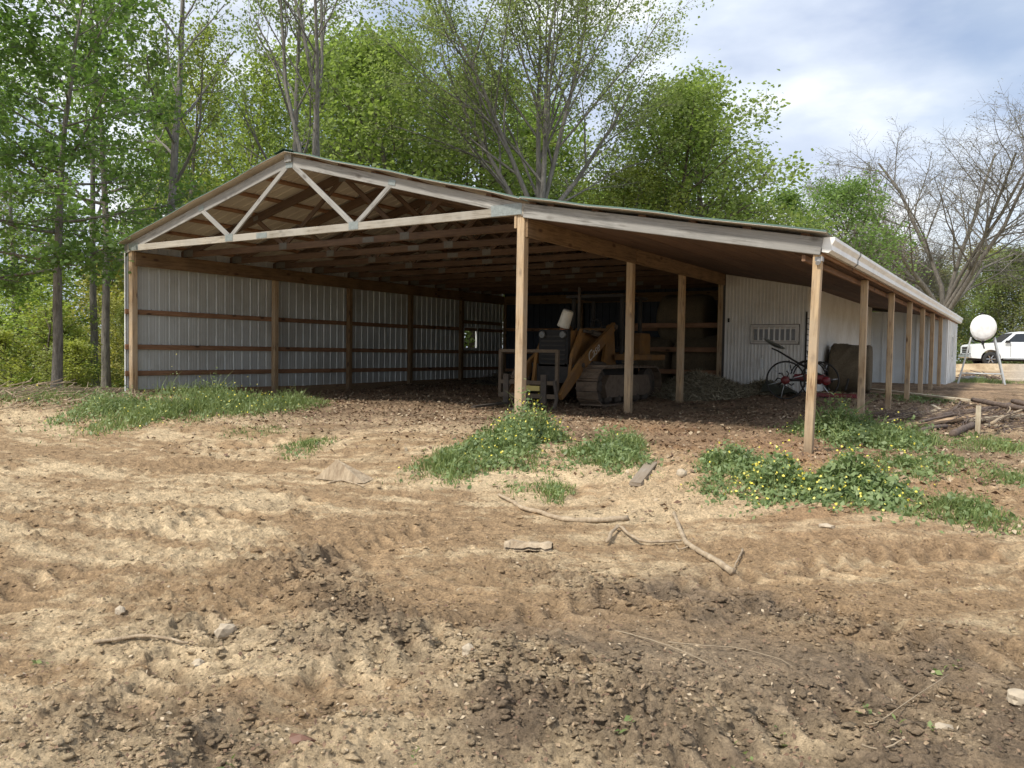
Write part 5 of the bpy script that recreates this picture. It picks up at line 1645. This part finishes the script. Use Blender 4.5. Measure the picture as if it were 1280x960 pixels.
def tree_mesh(kind, seed):
    key = (kind, seed)
    if key not in MESH:
        K = KINDS[kind]
        tb, pts = grow(K, seed)
        bm_ = np_mesh('trunk', np.concatenate(tb.V), np.concatenate(tb.F), True); bm_.materials.append(K['bark'])
        lm_ = leaf_mesh('crown', pts, K['size'], seed+1); lm_.materials.append(K['leaf'])
        MESH[key] = (bm_, lm_)
        print('TREE', kind, seed, len(bm_.polygons), len(lm_.polygons))
    return MESH[key]
def tree(name, kind, seed, loc, H, rz, label, tint=(1, 1, 1), wide=1.0, group=None, cat='tree'):
    bm_, lm_ = tree_mesh(kind, seed)
    s = H/KINDS[kind]['H']
    r = empty(name, loc, rz, label, cat, group); r.scale = (s*wide, s*wide, s)
    a = link('trunk', bm_, None, r); b = link('crown', lm_, None, r)
    b['kind'] = 'stuff'; b.color = (*tint, 1)
    return r
def T(name, kind, seed, px, depth, top, rz, label, tint=(1, 1, 1), wide=1.0, group=None, cat='tree', dz=0):
    """top: row of the photograph that the crown reaches"""
    x, y, z = atd(px, depth)
    yh = 430+.0154*(px-640)
    H = CAM[2]+(yh-top)/FPX*depth-z-dz
    return tree(name, kind, seed, (x, y, z+dz), H, R(rz), label, tint, wide, group, cat)
# named trees
T('vase_tree', 'vase', 3, 657, 30, -45, 20, 'tall pale-leaved tree with fanning bare limbs rising behind the middle of the roof', wide=1.0)
T('oak_tree', 'bare', 5, 1182, 62, 150, 40, 'large bare spreading oak behind the end of the barn', wide=1.1)
T('oak_tree', 'bare', 5, 1092, 70, 240, 200, 'smaller bare tree at the left side of the large spreading oak', wide=.75)
T('bare_tree', 'bare_small', 4, 1072, 50, 190, 10, 'slender bare tree left of the large oak, above the gutter', wide=.9)
T('leafy_tree', 'dense_a', 2, 900, 36, 92, 30, 'dense round green tree right of the pale fanning tree, tallest on the right', wide=1.15)
T('leafy_tree', 'dense_b', 3, 815, 34, 100, 100, 'bushy green tree between the pale fanning tree and the dense round one', wide=1.0)
T('leafy_tree', 'dense_a', 2, 765, 34, 205, 200, 'low yellow-green tree just above the lean-to roof near the middle', (1.25, 1.1, 1), wide=1.1)
T('leafy_tree', 'dense_b', 3, 1015, 46, 222, 60, 'dark green tree behind the gutter corner', (.75, .85, .9), wide=1.2)
T('leafy_tree', 'dense_a', 2, 955, 44, 235, 160, 'dark green tree left of the gutter corner, behind the lean-to roof', (.8, .9, .9), wide=1.1)
T('bare_tree', 'bare_small', 4, 990, 60, 205, 80, 'pale budding tree peeking over the dark green trees', wide=1.0)
T('leafy_tree', 'dense_b', 3, 590, 36, 100, 10, 'green tree behind the roof just left of the pale fanning tree', wide=1.0)
T('leafy_tree', 'dense_a', 2, 515, 33, 52, 60, 'tall dense green tree above the roof slope left of centre', wide=1.05)
T('leafy_tree', 'dense_b', 3, 440, 38, 30, 150, 'green tree behind the forked grey trunk', wide=1.0)
T('leafy_tree', 'dense_a', 2, 365, 40, 60, 220, 'green tree behind the barn\'s roof peak', wide=.9)
T('forked_tree', 'tall_fork', 7, 402, 24, -190, 70, 'tall grey forked tree rising behind the roof just right of the peak', wide=.8)
T('tall_tree', 'tall_thin', 8, 353, 25, -170, 200, 'slim tall tree leaning behind the roof peak', wide=.8)
T('tall_tree', 'tall_thin', 9, 205, 20, -210, 0, 'tall bare-trunked grey tree behind the left roof slope', wide=.9)
T('maple_tree', 'layered', 10, 133, 23, -110, 40, 'tall maple with layered leaves left of the barn corner', (.8, .9, .85), wide=.8)
T('maple_tree', 'layered', 10, 70, 17.5, -60, 190, 'dark leafy maple nearest the left edge of the frame', (.62, .75, .72), wide=1.05)
T('maple_tree', 'layered', 11, -25, 16, -60, 120, 'dark maple partly cut by the left frame edge', (.62, .75, .72), wide=1.1)
T('slim_tree', 'tall_thin', 8, 118, 24, -60, 90, 'slim dark tree standing between the maples left of the barn', (.9, 1, .9), wide=.8)
# woods behind
rw = random.Random(4)
for i, (px, dp, top, kd) in enumerate([(20, 34, 60, 'tall_thin'), (80, 38, 140, 'airy'), (165, 33, 60, 'airy'), (255, 36, 40, 'airy'), (285, 31, 20, 'airy'), (320, 42, 80, 'airy'),
        (-60, 30, 60, 'airy'), (185, 42, 190, 'airy'), (230, 27, -20, 'airy'), (470, 44, 70, 'dense_b'), (560, 45, 110, 'dense_a'), (640, 46, 130, 'dense_b'), (700, 44, 150, 'dense_a'), (860, 48, 150, 'dense_b'), (260, 48, 150, 'airy'), (40, 46, 200, 'airy')]):
    T('woodland_tree', kd, {'airy': 14, 'tall_thin': 9, 'dense_a': 2, 'dense_b': 3}[kd], px, dp, top, rw.uniform(0, 360), 'leafy tree among the woods behind the barn', (rw.uniform(.85, 1.15), rw.uniform(.9, 1.1), .9), wide=rw.uniform(.85, 1.1), group='trees of the woods behind the barn')
for i in range(16):
    px = 1000+i*26+rw.uniform(-8, 8)
    T('treeline_tree', rw.choice(['dense_a', 'dense_b']), 2 if False else {0: 2}.get(0) if False else 2, px, rw.uniform(85, 100), rw.uniform(300, 335) if px > 1120 else rw.uniform(325, 350), rw.uniform(0, 360),
      'olive green tree in the line of woods beyond the parked truck', (rw.uniform(.75, 1.15), rw.uniform(.75, .95), .8), wide=1.25, group='trees of the far treeline') if False else \
    T('treeline_tree', 'dense_a', 2, px, rw.uniform(85, 100), rw.uniform(296, 330) if px > 1120 else rw.uniform(325, 350), rw.uniform(0, 360),
      'olive green tree in the line of woods beyond the parked truck', (rw.uniform(.9, 1.3), rw.uniform(.78, 1.0), 1.0), wide=1.25, group='trees of the far treeline')
# understorey at the left and behind
for i in range(18):
    px = rw.uniform(-60, 175); dp = rw.uniform(22, 38)
    T('sapling', 'sapling', 12, px, dp, rw.uniform(300, 410), rw.uniform(0, 360), 'yellow-green sapling in the undergrowth left of the barn', (rw.uniform(1.0, 1.3), rw.uniform(1.0, 1.2), .8), wide=rw.uniform(1, 1.6), group='saplings left of the barn', cat='sapling')
for i in range(14):
    px = rw.uniform(-60, 190); dp = rw.uniform(20, 30)
    x, y, z = atd(px, dp)
    tree('bush', 'bush', 13, (x, y, z), rw.uniform(1.2, 2.6), rw.uniform(0, 6), 'low green bush on the forest edge left of the barn', (rw.uniform(1.0, 1.3), rw.uniform(1.0, 1.2), .8), 1.3, 'bushes left of the barn', 'bush')
for i in range(14):
    px = 1080+i*17+rw.uniform(-6, 6)
    x, y, z = atd(px, rw.uniform(66, 78))
    tree('bush', 'bush', 13, (x, y, z), rw.uniform(2.6, 4.5), rw.uniform(0, 6), 'olive bush at the foot of the far treeline', (rw.uniform(.7, 1.0), rw.uniform(.7, .9), .8), 1.5, 'bushes under the far treeline', 'bush')
for i in range(14):
    px = rw.uniform(200, 960); dp = rw.uniform(38, 46)
    T('sapling', 'sapling', 12, px, dp, rw.uniform(190, 260), rw.uniform(0, 360), 'young tree filling the woods behind the barn roof', (rw.uniform(.8, 1.2), rw.uniform(.85, 1.1), .8), wide=rw.uniform(1.2, 1.6), group='young trees behind the barn roof', cat='sapling')
print('TRIS', sum(len(m.polygons)*2 for m in bpy.data.meshes))
